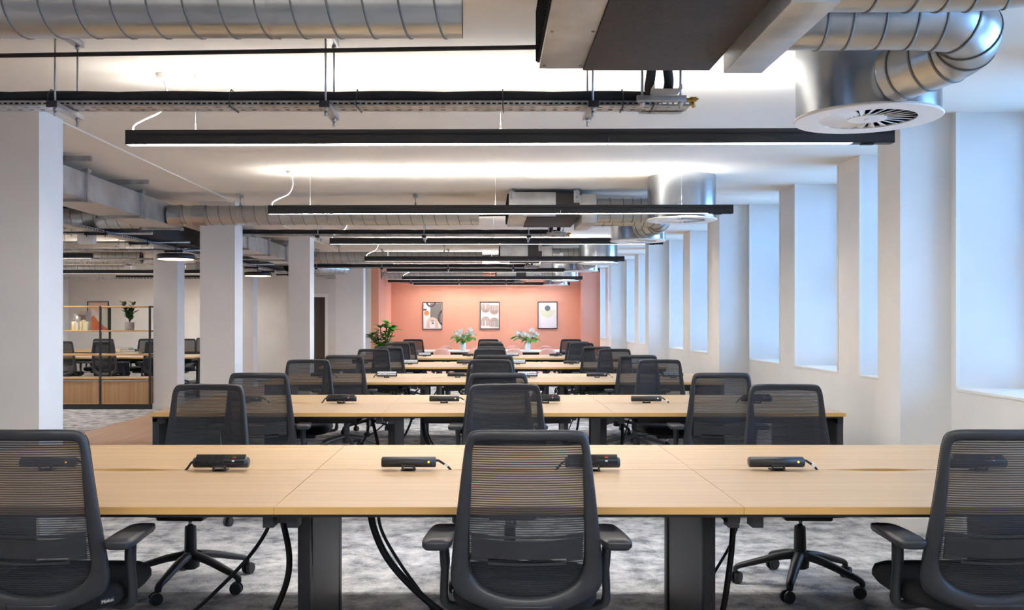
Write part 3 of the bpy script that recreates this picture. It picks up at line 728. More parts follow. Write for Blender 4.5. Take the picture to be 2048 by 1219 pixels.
# ------------------------------------------------------------------ task chair
def bx(z):      # back curve: y position of the back at height z
    u = (z-.44)/.58
    return -.215-.075*u-.02*math.sin(PI*max(0, min(1, u)))
def make_chair():
    t = thing('task_chair', None, 'chair')
    # right half outline of the frame, from bottom centre to top centre: outer and inner
    OUT = [(0, .414), (.07, .420), (.13, .438), (.19, .462), (.228, .490), (.244, .53), (.242, .59), (.235, .66), (.226, .74), (.213, .85), (.203, .93), (.196, .975), (.186, 1.004), (.165, 1.018), (.10, 1.022), (0, 1.022)]
    INN = [(0, .476), (.05, .479), (.10, .490), (.145, .512), (.174, .548), (.183, .60), (.183, .62), (.183, .66), (.181, .74), (.177, .85), (.175, .92), (.173, .955), (.166, .976), (.148, .984), (.09, .986), (0, .986)]
    def sm(p):
        q = smooth_pts([(x, 0, z) for x, z in p], 4); return [(v.x, v.z) for v in q]
    O = sm(OUT); I = sm(INN)
    O = O+[(-x, z) for x, z in O[-2:0:-1]]; I = I+[(-x, z) for x, z in I[-2:0:-1]]
    n = len(O); b = MB(); rings = []
    for i in range(n):
        (xo, zo), (xi, zi) = O[i], I[i]
        xm, zm = (xo+xi)/2, (zo+zi)/2
        low = max(0, min(1, (.62-zm)/.2)); th = .014+.010*low
        bend = .035*(abs(xm)/.23)**2    # frame wraps forward at the sides
        R = []
        for k in range(12):
            a = 2*PI*k/12; s_ = math.cos(a); h = math.sin(a)
            f = .5+.5*(abs(s_)**.7)*(1 if s_ > 0 else -1)
            x = xi+(xo-xi)*f; z = zi+(zo-zi)*f
            R.append(b.bm.verts.new((x, bx(zm)+bend+h*th*(1 if h < 0 else 1), z)))
        rings.append(R)
    for i in range(n):
        for k in range(12):
            f = b.bm.faces.new((rings[i][k], rings[i][(k+1) % 12], rings[(i+1) % n][(k+1) % 12], rings[(i+1) % n][k])); f.smooth = True
    b.build('back_frame', M_blk, t)
    # mesh panel
    right = [(xo*.80+xi*.20, zo*.84+zi*.16) for (xo, zo), (xi, zi) in zip(sm(OUT), sm(INN))]
    zs = []; b = MB(); rows = []
    for (x, z) in right[1:-1]:
        w = x
        rows.append([b.bm.verts.new((w*s_, bx(z)+.022+.035*(abs(w*s_)/.23)**2, z)) for s_ in (-1, -.9, -.6, -.3, 0, .3, .6, .9, 1)])
    for i in range(len(rows)-1):
        if rows[i+1][0].co.z-rows[i][0].co.z < 1e-4: continue
        for k in range(8):
            f = b.bm.faces.new((rows[i][k], rows[i][k+1], rows[i+1][k+1], rows[i+1][k])); f.smooth = True
    b.build('mesh_back', M_mesh, t)
    # lumbar panel
    b = MB()
    def lum(x, z, dy): return (x, bx(z)-.004+.035*(abs(x)/.23)**2+dy, z)
    def strip(za, zb, x0, x1, nn=16):
        A = []
        for i in range(nn+1):
            x = x0+(x1-x0)*i/nn
            u = x/.18; za_ = za+ .006*math.cos(u*PI/2)*(-1); zb_ = zb-.010*math.cos(u*PI/2)
            A.append([b.bm.verts.new(lum(x, za_, 0)), b.bm.verts.new(lum(x, zb_, 0)), b.bm.verts.new(lum(x, zb_, .006)), b.bm.verts.new(lum(x, za_, .006))])
        for i in range(nn):
            for k in range(4):
                f = b.bm.faces.new((A[i][k], A[i][(k+1) % 4], A[i+1][(k+1) % 4], A[i+1][k]))
        b.bm.faces.new(A[0]); b.bm.faces.new(A[-1][::-1])
    strip(.612, .676, -.178, .178)
    strip(.680, .690, -.125, .125); strip(.590, .600, -.125, .125)
    strip(.600, .612, -.178, -.125, 3); strip(.600, .612, .125, .178, 3); strip(.676, .692, -.178, -.125, 3); strip(.676, .692, .125, .178, 3)
    b.build('lumbar_support', M_blk, t)
    # spine
    b = MB()
    pts = smooth_pts([(0, -.225, .455), (0, -.215, .42), (0, -.15, .385), (0, -.05, .375), (0, .02, .38)], 4)
    rings = []
    for i, p in enumerate(pts):
        u = i/(len(pts)-1); w = .085-.03*u; h = .020
        tt = (pts[min(i+1, len(pts)-1)]-pts[max(i-1, 0)]).normalized(); nrm = Vector((0, -tt.z, tt.y))
        rings.append([b.bm.verts.new(p+Vector((sx*w, 0, 0))+nrm*(sy*h)) for sx, sy in ((-1, -.5), (-.8, -1), (.8, -1), (1, -.5), (1, .5), (.8, 1), (-.8, 1), (-1, .5))])
    for i in range(len(rings)-1):
        for k in range(8):
            f = b.bm.faces.new((rings[i][k], rings[i][(k+1) % 8], rings[i+1][(k+1) % 8], rings[i+1][k])); f.smooth = True
    b.bm.faces.new(rings[0]); b.bm.faces.new(rings[-1][::-1])
    b.build('spine', M_blk, t)
    # seat
    b = MB(); R = []; ns = 40
    def se(a, ax, ay, p=.45):
        c, s_ = math.cos(a), math.sin(a)
        return (ax*abs(c)**p*(1 if c > 0 else -1), ay*abs(s_)**p*(1 if s_ > 0 else -1))
    for (sc, z) in ((.80, .415), (.95, .418), (1.0, .435), (1.0, .455), (.97, .474), (.88, .484), (.6, .480), (.3, .476)):
        R.append([])
        for k in range(ns):
            x, y = se(2*PI*k/ns, .243*sc, .235*sc)
            zz = z-(.018*max(0, (y-.12)/.12)**2 if y > .12 else 0)
            R[-1].append(b.bm.verts.new((x, y+.035, zz)))
    for i in range(len(R)-1):
        for k in range(ns):
            f = b.bm.faces.new((R[i][k], R[i][(k+1) % ns], R[i+1][(k+1) % ns], R[i+1][k])); f.smooth = True
    b.bm.faces.new(R[0][::-1]); f = b.bm.faces.new(R[-1]); f.smooth = True
    b.build('seat', M_blkfab, t)
    MB().box(-.12, .12, -.10, .16, .365, .415, bev=.012).box(-.075, .075, -.14, -.05, .35, .40, bev=.01).build('mechanism', M_blk, t)
    lv = MB().tube(smooth_pts([(.10, .04, .39), (.18, .04, .385), (.21, .05, .378), (.27, .06, .382)], 4), [.007]*6+[.008]*3+[.011]*4, 8, flat=.6)
    lv.build('lever', M_blk, t)
    for s in (-1, 1):
        a = MB()
        sec = smooth_pts([(s*.10, -.02, .40), (s*.22, -.07, .405), (s*.262, -.085, .415), (s*.272, -.09, .45), (s*.268, -.10, .56), (s*.275, -.115, .645)], 4)
        a.tube(sec, [.020]*8+[.021]*4+[.018]*4+[.022]*5, 12, flat=.75)
        ar = a.build('armrest', M_blk, t)
        p = MB(); rr = []; py = -.115
        for (sc, z) in ((.84, .640), (1, .648), (1.0, .660), (.95, .665), (.5, .664)):
            rr.append([])
            for k in range(28):
                x, y = se(2*PI*k/28, .046*sc, .165*(.94+.06*sc) if sc > .6 else .165*sc, .42)
                zz = z-.010*max(0, y/.165)**2
                rr[-1].append(p.bm.verts.new((s*.280+x*(1-.14*y/.165)-s*.010*(y/.165), y+py, zz)))
        for i in range(len(rr)-1):
            for k in range(28):
                f = p.bm.faces.new((rr[i][k], rr[i][(k+1) % 28], rr[i+1][(k+1) % 28], rr[i+1][k])); f.smooth = True
        p.bm.faces.new(rr[0][::-1]); p.bm.faces.new(rr[-1]).smooth = True
        p.build('arm_pad', M_blk, ar)
    g = MB().lathe([(.030, .13), (.032, .16), (.029, .30), (.027, .31)], seg=20).build('gas_lift_sleeve', M_blk, t)
    MB().lathe([(.014, .30), (.014, .37)], seg=14).build('gas_lift_piston', M_chrome, t)
    b = MB().lathe([(.03, .09), (.045, .10), (.048, .15), (.036, .175), (.032, .18)], seg=20)
    for i in range(5):
        a = PI/2+2*PI*i/5; dx, dy = math.cos(a), math.sin(a)
        P = smooth_pts([(dx*.03, dy*.03, .160), (dx*.12, dy*.12, .146), (dx*.24, dy*.24, .112), (dx*.315, dy*.315, .088), (dx*.325, dy*.325, .062)], 3)
        rs = [.030-.014*(j/(len(P)-1)) for j in range(len(P))]
        b.tube(P, rs, 10, flat=.75)
    b.build('star_base', M_blk, t)
    for i in range(5):
        a = PI/2+2*PI*i/5; dx, dy = math.cos(a), math.sin(a)
        ca = a+[.9, -1.1, 2.0, .4, -.6][i]; cx, cy = math.cos(ca), math.sin(ca)
        x, y = dx*.325+cy*.012, dy*.325-cx*.012
        c = MB()
        for s in (-1, 1):
            c.cyl((x+cx*.008*s, y+cy*.008*s, .032), (x+cx*.024*s, y+cy*.024*s, .032), .032, .028, seg=20)
        c.cyl((x-cx*.008, y-cy*.008, .032), (x+cx*.008, y+cy*.008, .032), .014, seg=12)
        c.cyl((dx*.325, dy*.325, .04), (dx*.325, dy*.325, .075), .008, seg=10)
        c.build('caster', M_blk, t)
    return t
CH = make_chair(); chused = [False]; brnd = random.Random(21)
def place_chair(x, y, rz, label, group, base=None):
    o = CH if not chused[0] else copy_tree(CH); chused[0] = True
    o.location = (x, y, 0); o.rotation_euler = (0, 0, rz); tag(o, label, 'chair', group)
    bz = brnd.uniform(-.6, .6) if base is None else base
    for ch in o.children:
        if ch.name.startswith(('star_base', 'caster')): ch.rotation_euler = (0, 0, bz)
    return o
XN = [(-1.465, .126, 1.645), (-1.54, .066, 1.56), (-1.47, .075, 1.54), (-1.36, .05, 1.50), (-1.40, .05, 1.52)]
XF = [(-1.53, .116, 1.61), (-1.59, .0, 1.55), (-1.43, .05, 1.57), (-1.42, .04, 1.5), (-1.44, .04, 1.59)]
RNr = [(.0, .0, .0), (.06, .02, .0), (.05, -.03, -.04), (.05, 0, -.05), (-.04, .03, .05)]
SN = ['left', 'middle', 'right']
for ri, y in enumerate(ROWS):
    for j in range(3):
        place_chair(XN[ri][j], y+.04+[.02, 0, .03][j]*.5, RNr[ri][j], 'black task chair on the camera side of the %s desk row, %s of three' % (RN[ri], SN[j]), 'task chairs in the main room')
    for j in range(3):
        place_chair(XF[ri][j], y+1.60+.03+.02*((ri+j) % 2), PI+[.05, -.08, .04][j]*(1 if ri % 2 else -1), 'black task chair facing us behind the %s desk row, %s of three' % (RN[ri], SN[j]), 'task chairs in the main room', base=([-.12, .1, -.43][j] if ri == 0 else None))
def text_mesh(txt, size, name, m, parent, loc, rot, depth=.0006):
    cu = bpy.data.curves.new('lettering', 'FONT'); cu.body = txt; cu.size = size; cu.extrude = depth; cu.align_x = 'CENTER'; cu.align_y = 'CENTER'
    tmp = bpy.data.objects.new('lettering', cu); COL.objects.link(tmp)
    me = bpy.data.meshes.new_from_object(tmp, depsgraph=bpy.context.evaluated_depsgraph_get())
    bpy.data.objects.remove(tmp); me.materials.append(m)
    o = bpy.data.objects.new(name, me); COL.objects.link(o); o.parent = parent; o.location = loc; o.rotation_euler = rot
    return o
front_left = [o for o in bpy.data.objects if o.get('label') == 'black task chair on the camera side of the front desk row, left of three'][0]
tg = MB().box(-.024, .024, -.0015, .0015, -.008, .008, bev=.001).build('maker_tag', M_blk, front_left)
tg.location = (.222, -.178, .450); tg.rotation_euler = (0, -.0, .86)
text_mesh('Motion', .014, 'tag_lettering', mat('cream_print', (236, 226, 200), .6), tg, (0, -.0022, 0), (PI/2, 0, 0))
# ------------------------------------------------------------------ left room desks and chairs
LD = [(-9.2, -7.6, -6.0, -4.55), ]
bench([-9.85, -8.3, -6.75, -5.2], 16.4, 'oak-topped bench desk in the left room, just behind the shelving', 'bench desks in the left room', nd=2)
bench([-10.0+.02, -8.45, -6.9, -5.35], 19.8, 'oak-topped bench desk in the left room, nearest its back wall', 'bench desks in the left room', nd=2)
for (x, y, rz, n) in ((-7.35, 16.30, .1, 'facing away, seen through the left bay of the shelving'), (-6.55, 16.28, -.15, 'facing away, seen behind the middle post of the shelving'), (-5.75, 16.35, .2, 'facing away, seen at the right edge of the shelving'),
                      (-7.55, 18.15, PI+.1, 'facing us, seen at the left edge of the shelving'), (-6.72, 18.15, PI-.1, 'facing us, seen through the shelving between its two bays'), (-5.95, 18.15, PI, 'facing us, seen through the right bay of the shelving'),
                      (-6.65, 19.7, .1, 'facing away at the rear left-room desk, left of the gap between pillars'), (-5.85, 19.7, -.1, 'facing away at the rear left-room desk, right of the gap between pillars')):
    if y > 21.5: y = 21.55
    place_chair(x, y, rz, 'black task chair %s' % n, 'task chairs in the left room')

# ------------------------------------------------------------------ shelving
sx = [-6.76, -5.995, -5.23]; sy0, sy1 = 14.46, 14.82
sx = [-7.525]+sx
sh = thing('shelving_unit', 'open black metal shelving unit with oak shelves and low oak cabinets by the inner pillar', 'shelving', (-6.34, 14.64, 0)); c = sh.location.copy()
for x in sx:
    for y in (sy0, sy1):
        MB().box(x-.014, x+.014, y-.014, y+.014, .0, 1.60).build('post', M_blkmetal, sh, c)
    MB().box(x-.012, x+.012, sy0, sy1, 1.574, 1.60).box(x-.012, x+.012, sy0, sy1, 1.20, 1.218).box(x-.012, x+.012, sy0, sy1, .835, .85).build('cross_bar', M_blkmetal, sh, c)
for i in range(3):
    for z in (1.578, 1.20, .832, .468):
        MB().box(sx[i]+.014, sx[i+1]-.014, sy0-.014, sy1+.014, z, z+.022, bev=.002).build('shelf', M_shelf, sh, c)
    cb = MB().box(sx[i]+.014, sx[i+1]-.014, sy0+.012, sy1, .075, .466).build('cabinet_body', M_cab, sh, c)
    dr = MB().box(sx[i]+.018, sx[i+1]-.018, sy0-.010, sy0+.010, .085, .435, bev=.002).build('cabinet_door', M_cab, sh, c)
    MB().box(sx[i]+.018, sx[i+1]-.018, sy0-.022, sy0-.006, .437, .452).build('handle_rail', M_alu, dr, c)
    MB().box(sx[i]+.018, sx[i+1]-.018, sy0-.014, sy0-.010, .085, .098).build('edge_strip', M_shelf, dr, c)
MB().box(sx[0], sx[-1]+.02, sy0-.005, sy1, .0, .075).build('plinth', M_blkmetal, sh, c)
MB().box(sx[-1]+.014, sx[-1]+.024, sy0+.02, sy1, .08, .466).build('end_panel', M_cab, sh, c)
# things on the shelves
def book(x, w, h, d, col, label, z, y=14.60, lean=0, grp='books standing on the upper shelf', nm='book'):
    M = mat('book_cover_%d_%d_%d' % col, col, .6)
    t = thing(nm, label, 'book', (x, y, z), 0, grp)
    b = MB().box(-w/2, w/2, -d/2, d/2, 0, h, bev=.001); b.build('cover', M, t)
    MB().box(-w/2+.003, w/2-.003, d/2-.002, d/2+.001, .003, h-.003).box(-w/2+.003, w/2-.003, -d/2+.01, d/2-.003, h-.001, h+.0012).build('pages', mat('paper', (236, 230, 216), .9), t)
    MB().box(-w/2+.004, w/2-.004, -d/2-.001, -d/2+.001, h*.55, h*.8).build('spine_print', mat('grey_print', (150, 140, 130), .8), t)
X0 = lambda px, D=14.55: (px-975)*D/1867
zu = 1.2225
book(X0(151.5), .034, .26, .17, (240, 236, 228), 'tall white book at the left of the upright books on the shelf', zu)
book(X0(155.2), .024, .235, .17, (232, 226, 214), 'slim cream book second from left on the upper shelf', zu)
book(X0(164.0), .11, .30, .19, (206, 196, 182), 'wide beige book, tallest on the upper shelf', zu, y=14.66)
book(X0(159.0), .022, .22, .15, (244, 240, 230), 'thin ivory book in front of the wide beige book', zu, y=14.54)
def house(x, h, label):
    w = .045
    o = MB().prism([(-w/2, 0), (w/2, 0), (w/2, h-.02), (0, h), (-w/2, h-.02)], -.03, .03, axis='y').build('house_ornament', mat('cream_ceramic', (232, 214, 172), .5), None)
    o.location = (x, 14.50, zu); tag(o, label, 'ornament', 'cream house ornaments')
house(X0(166.5), .15, 'cream house-shaped ornament on the upper shelf, left of three')
house(X0(171.0), .165, 'cream house-shaped ornament on the upper shelf, middle and tallest of three')
house(X0(176.5), .135, 'cream house-shaped ornament on the upper shelf, right of three')
bb = MB().box(-.02, .02, -.06, .06, 0, .13, bev=.004).build('book_end', mat('cream_ceramic', (232, 214, 172), .5)); bb.location = (X0(148.3), 14.56, zu); tag(bb, 'low cream book end left of the upright books', 'book end')
z = .8545
for (dx, w, h, col, n) in ((0, .36, .018, (226, 222, 214), 'wide white book lying at the bottom of the stack on the middle shelf'), (.05, .30, .020, (196, 186, 196), 'mauve-edged book lying second from the bottom of the stack'), (.02, .22, .032, (40, 92, 90), 'dark green book lying in the stack on the middle shelf'), (-.03, .12, .024, (236, 234, 226), 'small white book on top of the stack on the middle shelf')):
    t = thing('book', n, 'book', (X0(258)+dx-.03, 14.62, z), 0, 'books lying on the middle shelf')
    MB().box(-w/2, w/2, -.09, .09, 0, h, bev=.001).build('cover', mat('book_cover_%d_%d_%d' % col, col, .6), t)
    MB().box(-w/2+.004, w/2-.004, -.0915, -.0895, .003, h-.003).build('pages', mat('paper', (236, 230, 216), .9), t)
    z += h+.0005

def leaf(mb, base, d, L, w, curl=.25, n=6, up=Vector((0, 0, 1)), mi=0, shape=.55):
    d = Vector(d).normalized(); side = d.cross(up)
    if side.length < .05: side = Vector((1, 0, 0))
    side.normalize(); nrm = side.cross(d).normalized(); base = Vector(base)
    rows = []
    for i in range(n+1):
        u = i/n; ww = w*math.sin(PI*min(1, u**shape*1.0))**.8 if 0 < u < 1 else .0005
        p = base+d*(L*u)-Vector((0, 0, 1))*(curl*L*u*u)
        rows.append([mb.bm.verts.new(p-side*ww+nrm*ww*.25), mb.bm.verts.new(p), mb.bm.verts.new(p+side*ww+nrm*ww*.25)])
    for i in range(n):
        for k in range(2):
            f = mb.bm.faces.new((rows[i][k], rows[i][k+1], rows[i+1][k+1], rows[i+1][k])); f.smooth = True; f.material_index = mi
# shelf plant
px = X0(256)
t = thing('potted_plant', 'small dark green plant in a grey concrete pot on the upper shelf', 'potted plant', (px, 14.62, zu)); c = Vector((px, 14.62, zu))
MB().lathe([(.058, zu), (.066, zu+.01), (.069, zu+.125), (.062, zu+.125), (.060, zu+.11)], px, 14.62, 28).build('pot', M_pot, t, c)
st = MB(); lf = MB(); rnd = random.Random(3)
for i in range(7):
    a = 2*PI*i/7+.3; tip = Vector((math.cos(a)*.06*(1+.8*(i % 3)), math.sin(a)*.05, .16+.07*((i*2) % 3)))
    b0 = Vector((px, 14.62, zu+.11)); P = smooth_pts([b0, b0+tip*.5+Vector((0, 0, .02)), b0+tip], 4)
    st.tube(P, .004, 6)
    for k in range(7):
        q = P[2+k] if 2+k < len(P) else P[-1]
        an = rnd.random()*2*PI
        leaf(lf, q, (math.cos(an), math.sin(an)*.6, .7), .11, .032, .1)
st.build('stem', M_leafd, t, c); lf.build('leaves', M_leafd, t, c)

# ------------------------------------------------------------------ pictures
def frame(name, x, z, w, h, D, label, group=None):
    t = thing(name, label, 'picture', (x, D, z-h/2), 0, group); c = t.location.copy()
    f = MB(); q = .018
    f.box(x-w/2, x-w/2+q, D-.03, D-.001, z-h/2, z+h/2).box(x+w/2-q, x+w/2, D-.03, D-.001, z-h/2, z+h/2).box(x-w/2+q, x+w/2-q, D-.03, D-.001, z-h/2, z-h/2+q).box(x-w/2+q, x+w/2-q, D-.03, D-.001, z+h/2-q, z+h/2)
    f.build('picture_frame', M_housing, t, c)
    return t, c
def art(t, c, x, z, D, w, h, base, shapes):
    a = MB().box(x-w/2+.01, x+w/2-.01, D-.012, D-.006, z-h/2+.01, z+h/2-.01)
    mats = [base]; lay = 0
    W_, H_ = w-.036, h-.036
    for (poly, mm) in shapes:
        if mm not in mats: mats.append(mm)
        lay += 1; y = D-.012-.0004*lay
        pts = [(x-W_/2+max(0, min(1, u))*W_, y, z-H_/2+max(0, min(1, v))*H_) for u, v in poly]
        f = a.bm.faces.new([a.bm.verts.new(p) for p in pts]); f.material_index = mats.index(mm)
    me = a.build('print', mats, t, c)
def arc(cx, cy, r0, r1, a0, a1, asp, n=20):
    o = [(cx+r1*math.cos(a0+(a1-a0)*i/n), cy+r1*math.sin(a0+(a1-a0)*i/n)*asp) for i in range(n+1)]
    i_ = [(cx+r0*math.cos(a1+(a0-a1)*i/n), cy+r0*math.sin(a1+(a0-a1)*i/n)*asp) for i in range(n+1)]
    return o+i_
def circ(cx, cy, r, asp, n=28): return [(cx+r*math.cos(2*PI*i/n), cy+r*math.sin(2*PI*i/n)*asp) for i in range(n)]
A = .70
mg = mat('print_grey', (118, 112, 108), .7); mdk = mat('print_charcoal', (82, 74, 78), .7); mor = mat('print_ochre', (212, 142, 92), .7); mta = mat('print_taupe', (206, 184, 168), .7); mwh = mat('print_white', (222, 220, 218), .6); msl = mat('print_slate', (86, 92, 98), .7); mgr = mat('print_sage', (196, 194, 168), .7); mli = mat('print_lilac_white', (214, 206, 208), .6); mrust = mat('print_rust', (150, 106, 84), .7)
DF = YF
def pz(y, D): return CAMZ-(y-642)*D/1867
def pxx(x, D): return (x-975)*D/1867
t, c = frame('framed_print', pxx(865, DF), pz(631, DF), .53, .735, DF, 'framed abstract print with a grey block and ochre disc, left on the coral wall', 'framed prints on the coral wall')
art(t, c, pxx(865, DF), pz(631, DF), DF, .53, .735, mwh, [([(.38, .28), (.97, .28), (.97, .97), (.38, .97)], mg), (arc(.42, 1.02, .18, .27, PI, 2*PI, A), mdk), (arc(.08, .78, .02, .12, PI*1.1, PI*1.9, A), mdk), (arc(1.15, .42, .26, .36, PI*.5, PI*1.5, A*1.3), mdk), (circ(.18, .60, .14, A), mor), (arc(.5, .22, .14, .32, 0, PI, A), mta), ([(.18, .03), (.36, .03), (.36, .22), (.18, .22)], mta), ([(.64, .03), (.82, .03), (.82, .22), (.64, .22)], mta), ([(.44, .18), (.6, .18), (.56, .25), (.47, .25)], mg)])
t, c = frame('framed_print', pxx(979.5, DF), pz(630.5, DF), .53, .735, DF, 'framed print of brown maze-like arched lines, middle of the coral wall', 'framed prints on the coral wall')
S = []
for (cx, cy, up) in ((.27, .30, 1), (.74, .26, 1), (.27, .78, -1), (.74, .70, -1)):
    for r in (.045, .10, .155, .21):
        a0, a1 = (0, PI) if up > 0 else (PI, 2*PI)
        S.append((arc(cx, cy, r-.015, r+.015, a0, a1, A), mrust))
        for s_ in (-1, 1):
            y0, y1 = (max(.04, cy-.2), cy) if up > 0 else (cy, min(.95, cy+.2))
            S.append(([(cx+s_*r-.013, y0), (cx+s_*r+.013, y0), (cx+s_*r+.013, y1), (cx+s_*r-.013, y1)], mrust))
art(t, c, pxx(979.5, DF), pz(630.5, DF), DF, .53, .735, mwh, S)
t, c = frame('framed_print', pxx(1095, DF), pz(630, DF), .53, .735, DF, 'framed print of a dark disc above a sage half circle, right on the coral wall', 'framed prints on the coral wall')
art(t, c, pxx(1095, DF), pz(630, DF), DF, .53, .735, mli, [(arc(.5, .70, 0, .42, PI, 2*PI, A), mgr), (circ(.5, .77, .155, A), msl)])
DG = YG
t, c = frame('framed_print', pxx(196.5, DG), pz(631.5, DG), .51, .70, DG, 'framed print of orange mountain shapes on the wall behind the shelving')
m1 = mat('print_peach', (226, 190, 168), .7); m2 = mat('print_orange', (222, 128, 76), .7); m3 = mat('print_coral', (224, 110, 84), .7); m4 = mat('print_pale_green', (206, 208, 190), .7); m5 = mat('print_cream', (226, 214, 200), .7)
art(t, c, pxx(196.5, DG), pz(631.5, DG), DG, .51, .70, m1, [([(0, 0), (1, 0), (1, .5), (.7, .9), (.5, .6), (.2, .8), (0, .6)], m5), ([(.55, 0), (1, 0), (1, .75), (.75, .65)], m4), ([(0, .05), (0, .35), (.27, .52), (.55, .28), (.7, 0), (0, 0)], m2), ([(.3, 0), (.55, .28), (1, .02), (1, 0)], m3)])

# ------------------------------------------------------------------ meeting table, pink chairs, vases
TX0, TX1, TY0, TY1, TZ = -1.55, 1.85, 19.75, 20.75, .735
t = thing('meeting_table', 'long white-topped table with black underframe in front of the coral wall', 'table', ((TX0+TX1)/2, 20.25, 0)); c = t.location.copy()
MB().box(TX0, TX1, TY0, TY1, TZ-.03, TZ, bev=.004).build('tabletop', mat('white_laminate', (228, 224, 220), .4), t, c)
MB().box(TX0+.1, TX1-.1, TY0+.12, TY0+.16, TZ-.085, TZ-.03).box(TX0+.1, TX1-.1, TY1-.16, TY1-.12, TZ-.085, TZ-.03).build('underframe', M_blkmetal, t, c)
for x in (TX0+.15, TX1-.15):
    for y in (TY0+.14, TY1-.14):
        MB().box(x-.025, x+.025, y-.025, y+.025, 0, TZ-.03).build('leg', M_blkmetal, t, c)
def pink_chair():
    t = thing('dining_chair', None, 'chair')
    b = MB(); rows = []; n = 14
    for i in range(9):
        u = i/8; z = .46+.35*u; hw = .225-.02*u if u < .75 else .21*math.sqrt(max(.02, 1-((u-.75)/.27)**2)); yb = -.20-.05*u
        if u >= .75: hw = .21*(1-((u-.75)/.25)**2.4*.35)
        for lay in (0,):
            rows.append([b.bm.verts.new((hw*math.sin(-1+2*k/n), yb+.13*(1-math.cos((-1+2*k/n)*1.1)), z-(.035*(abs(-1+2*k/n)**3)*(u if u > .5 else 0)))) for k in range(n+1)])
    for i in range(8):
        for k in range(n):
            f = b.bm.faces.new((rows[i][k], rows[i][k+1], rows[i+1][k+1], rows[i+1][k])); f.smooth = True
    bo = b.build('backrest', M_pink, t); md = bo.modifiers.new('shell', 'SOLIDIFY'); md.thickness = .014
    s = MB(); R = []
    for (sc, z) in ((.85, .435), (1, .445), (1, .458), (.9, .464), (.4, .455)):
        R.append([s.bm.verts.new((.225*sc*abs(math.cos(a))**.5*(1 if math.cos(a) > 0 else -1), .21*sc*abs(math.sin(a))**.5*(1 if math.sin(a) > 0 else -1), z)) for a in [2*PI*k/28+.01 for k in range(28)]])
    for i in range(4):
        for k in range(28):
            f = s.bm.faces.new((R[i][k], R[i][(k+1) % 28], R[i+1][(k+1) % 28], R[i+1][k])); f.smooth = True
    s.bm.faces.new(R[0][::-1]); s.bm.faces.new(R[-1])
    s.build('seat', M_pink, t)
    for sx_ in (-1, 1):
        for sy_ in (-1, 1):
            MB().cyl((sx_*.16, sy_*.14, .44), (sx_*.23, sy_*.21, 0), .012, .009, seg=10).build('leg', M_pink, t)
    return t
PC = pink_chair(); first = True
for (pxs, y, rz, side) in (((884, 953, 1028, 1095), 19.50, 0., 'near side of the white table'), ((891, 958, 1026, 1094), 21.0, PI, 'wall side of the white table')):
    for j, p in enumerate(pxs):
        o = PC if first else copy_tree(PC); first = False
        o.location = (pxx(p, y-.1), y, 0); o.rotation_euler = (0, 0, rz)
        tag(o, 'dusty pink shell chair on the %s, %s' % (side, ['leftmost', 'second from left', 'third from left', 'rightmost'][j]), 'chair', 'pink chairs at the white table')
rnd = random.Random(11)
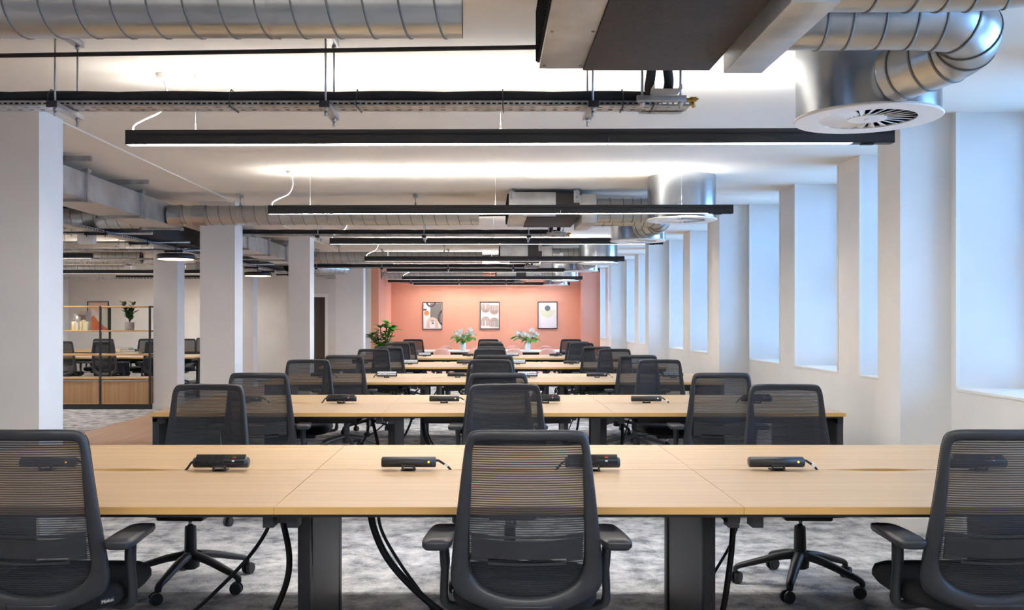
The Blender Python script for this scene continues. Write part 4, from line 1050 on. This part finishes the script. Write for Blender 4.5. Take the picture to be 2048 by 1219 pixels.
for (p, n, spread) in ((925.5, 'white bottle vase on the left half of the white table', [(-.14, .36), (-.06, .30), (-.03, .40), (.03, .27), (.10, .33), (.16, .42), (.19, .34)]), (1054.5, 'white bottle vase on the right half of the white table', [(-.21, .36), (-.16, .32), (-.07, .34), (.02, .30), (.10, .42), (.15, .31), (.19, .33)])):
    x, y = pxx(p, 20.1), 20.1
    v = MB().lathe([(.055, TZ), (.066, TZ+.01), (.068, TZ+.13), (.055, TZ+.165), (.030, TZ+.19), (.028, TZ+.215), (.024, TZ+.215), (.022, TZ+.18)], x, y, 28).build('vase', mat('white_ceramic', (236, 238, 240), .35), None, (x, y, TZ)); tag(v, n, 'vase', 'vases on the white table')
    f = thing('flower_bouquet', 'white hydrangea stems in the %s vase' % ('left' if p < 1000 else 'right'), 'flowers', (x, y, TZ+.20), 0, 'bouquets on the white table'); c = Vector((x, y, TZ+.20))
    st = MB(); lf = MB()
    for i, (dx, dz) in enumerate(spread):
        tip = Vector((x+dx, y+rnd.uniform(-.08, .08), TZ+dz)); b0 = Vector((x, y, TZ+.12))
        st.tube(smooth_pts([b0, Vector((x, y, TZ+.215)), (b0+tip)/2+Vector((dx*.1, 0, .05)), tip], 4), .004, 6)
        ph = MB()
        for k in range(40):
            th = rnd.random()*2*PI; cz = rnd.uniform(-.6, 1); rr = math.sqrt(1-cz*cz)
            q = tip+Vector((rr*math.cos(th), rr*math.sin(th), cz))*.052
            for h in range(3):
                an = th+h*2.1
                leaf(ph, q, (math.cos(an), math.sin(an), .4+cz*.4), .030, .014, .0, 2)
        ph.lathe([(.004, tip.z-.045), (.042, tip.z-.015), (.044, tip.z+.015), (.004, tip.z+.042)], tip.x, tip.y, 10)
        ph.build('flower_head', M_petal, f, c)
        for k in range(3):
            an = rnd.random()*2*PI
            leaf(lf, tip-Vector((0, 0, .06)), (math.cos(an)+dx*2, math.sin(an)*.6, -.1), .19, .06, .3)
    st.build('stem', M_stem, f, c); lf.build('leaves', M_leaf, f, c)

# fiddle leaf fig
x, y = pxx(766, 21.4), 21.4
t = thing('fiddle_leaf_fig', 'large leafy fiddle-leaf fig standing at the left corner of the coral wall', 'potted plant', (x, y, 0)); c = Vector((x, y, 0))
MB().lathe([(.14, 0), (.15, .02), (.18, .34), (.165, .34), (.16, .30)], x, y, 32).build('pot', M_pot, t, c)
st = MB(); lf = MB(); rnd = random.Random(5)
for i in range(12):
    a = 2*PI*i/12; rr = rnd.uniform(.08, .36); h = rnd.uniform(.85, 1.38)-.3*rr
    b0 = Vector((x, y, .3)); P = smooth_pts([b0, b0+Vector((math.cos(a)*.05, math.sin(a)*.05, .4)), Vector((x+math.cos(a)*rr, y+math.sin(a)*rr*.6, h))], 8)
    st.tube(P, .010, 8)
    for k in range(15):
        q = P[min(len(P)-1, 5+k)]; an = rnd.random()*2*PI
        leaf(lf, q, (math.cos(an), math.sin(an), rnd.uniform(.1, .9)), rnd.uniform(.17, .25), rnd.uniform(.06, .08), .25, 7, shape=1.25)
st.build('stem', M_stem, t, c); lf.build('leaves', M_leaf, t, c)
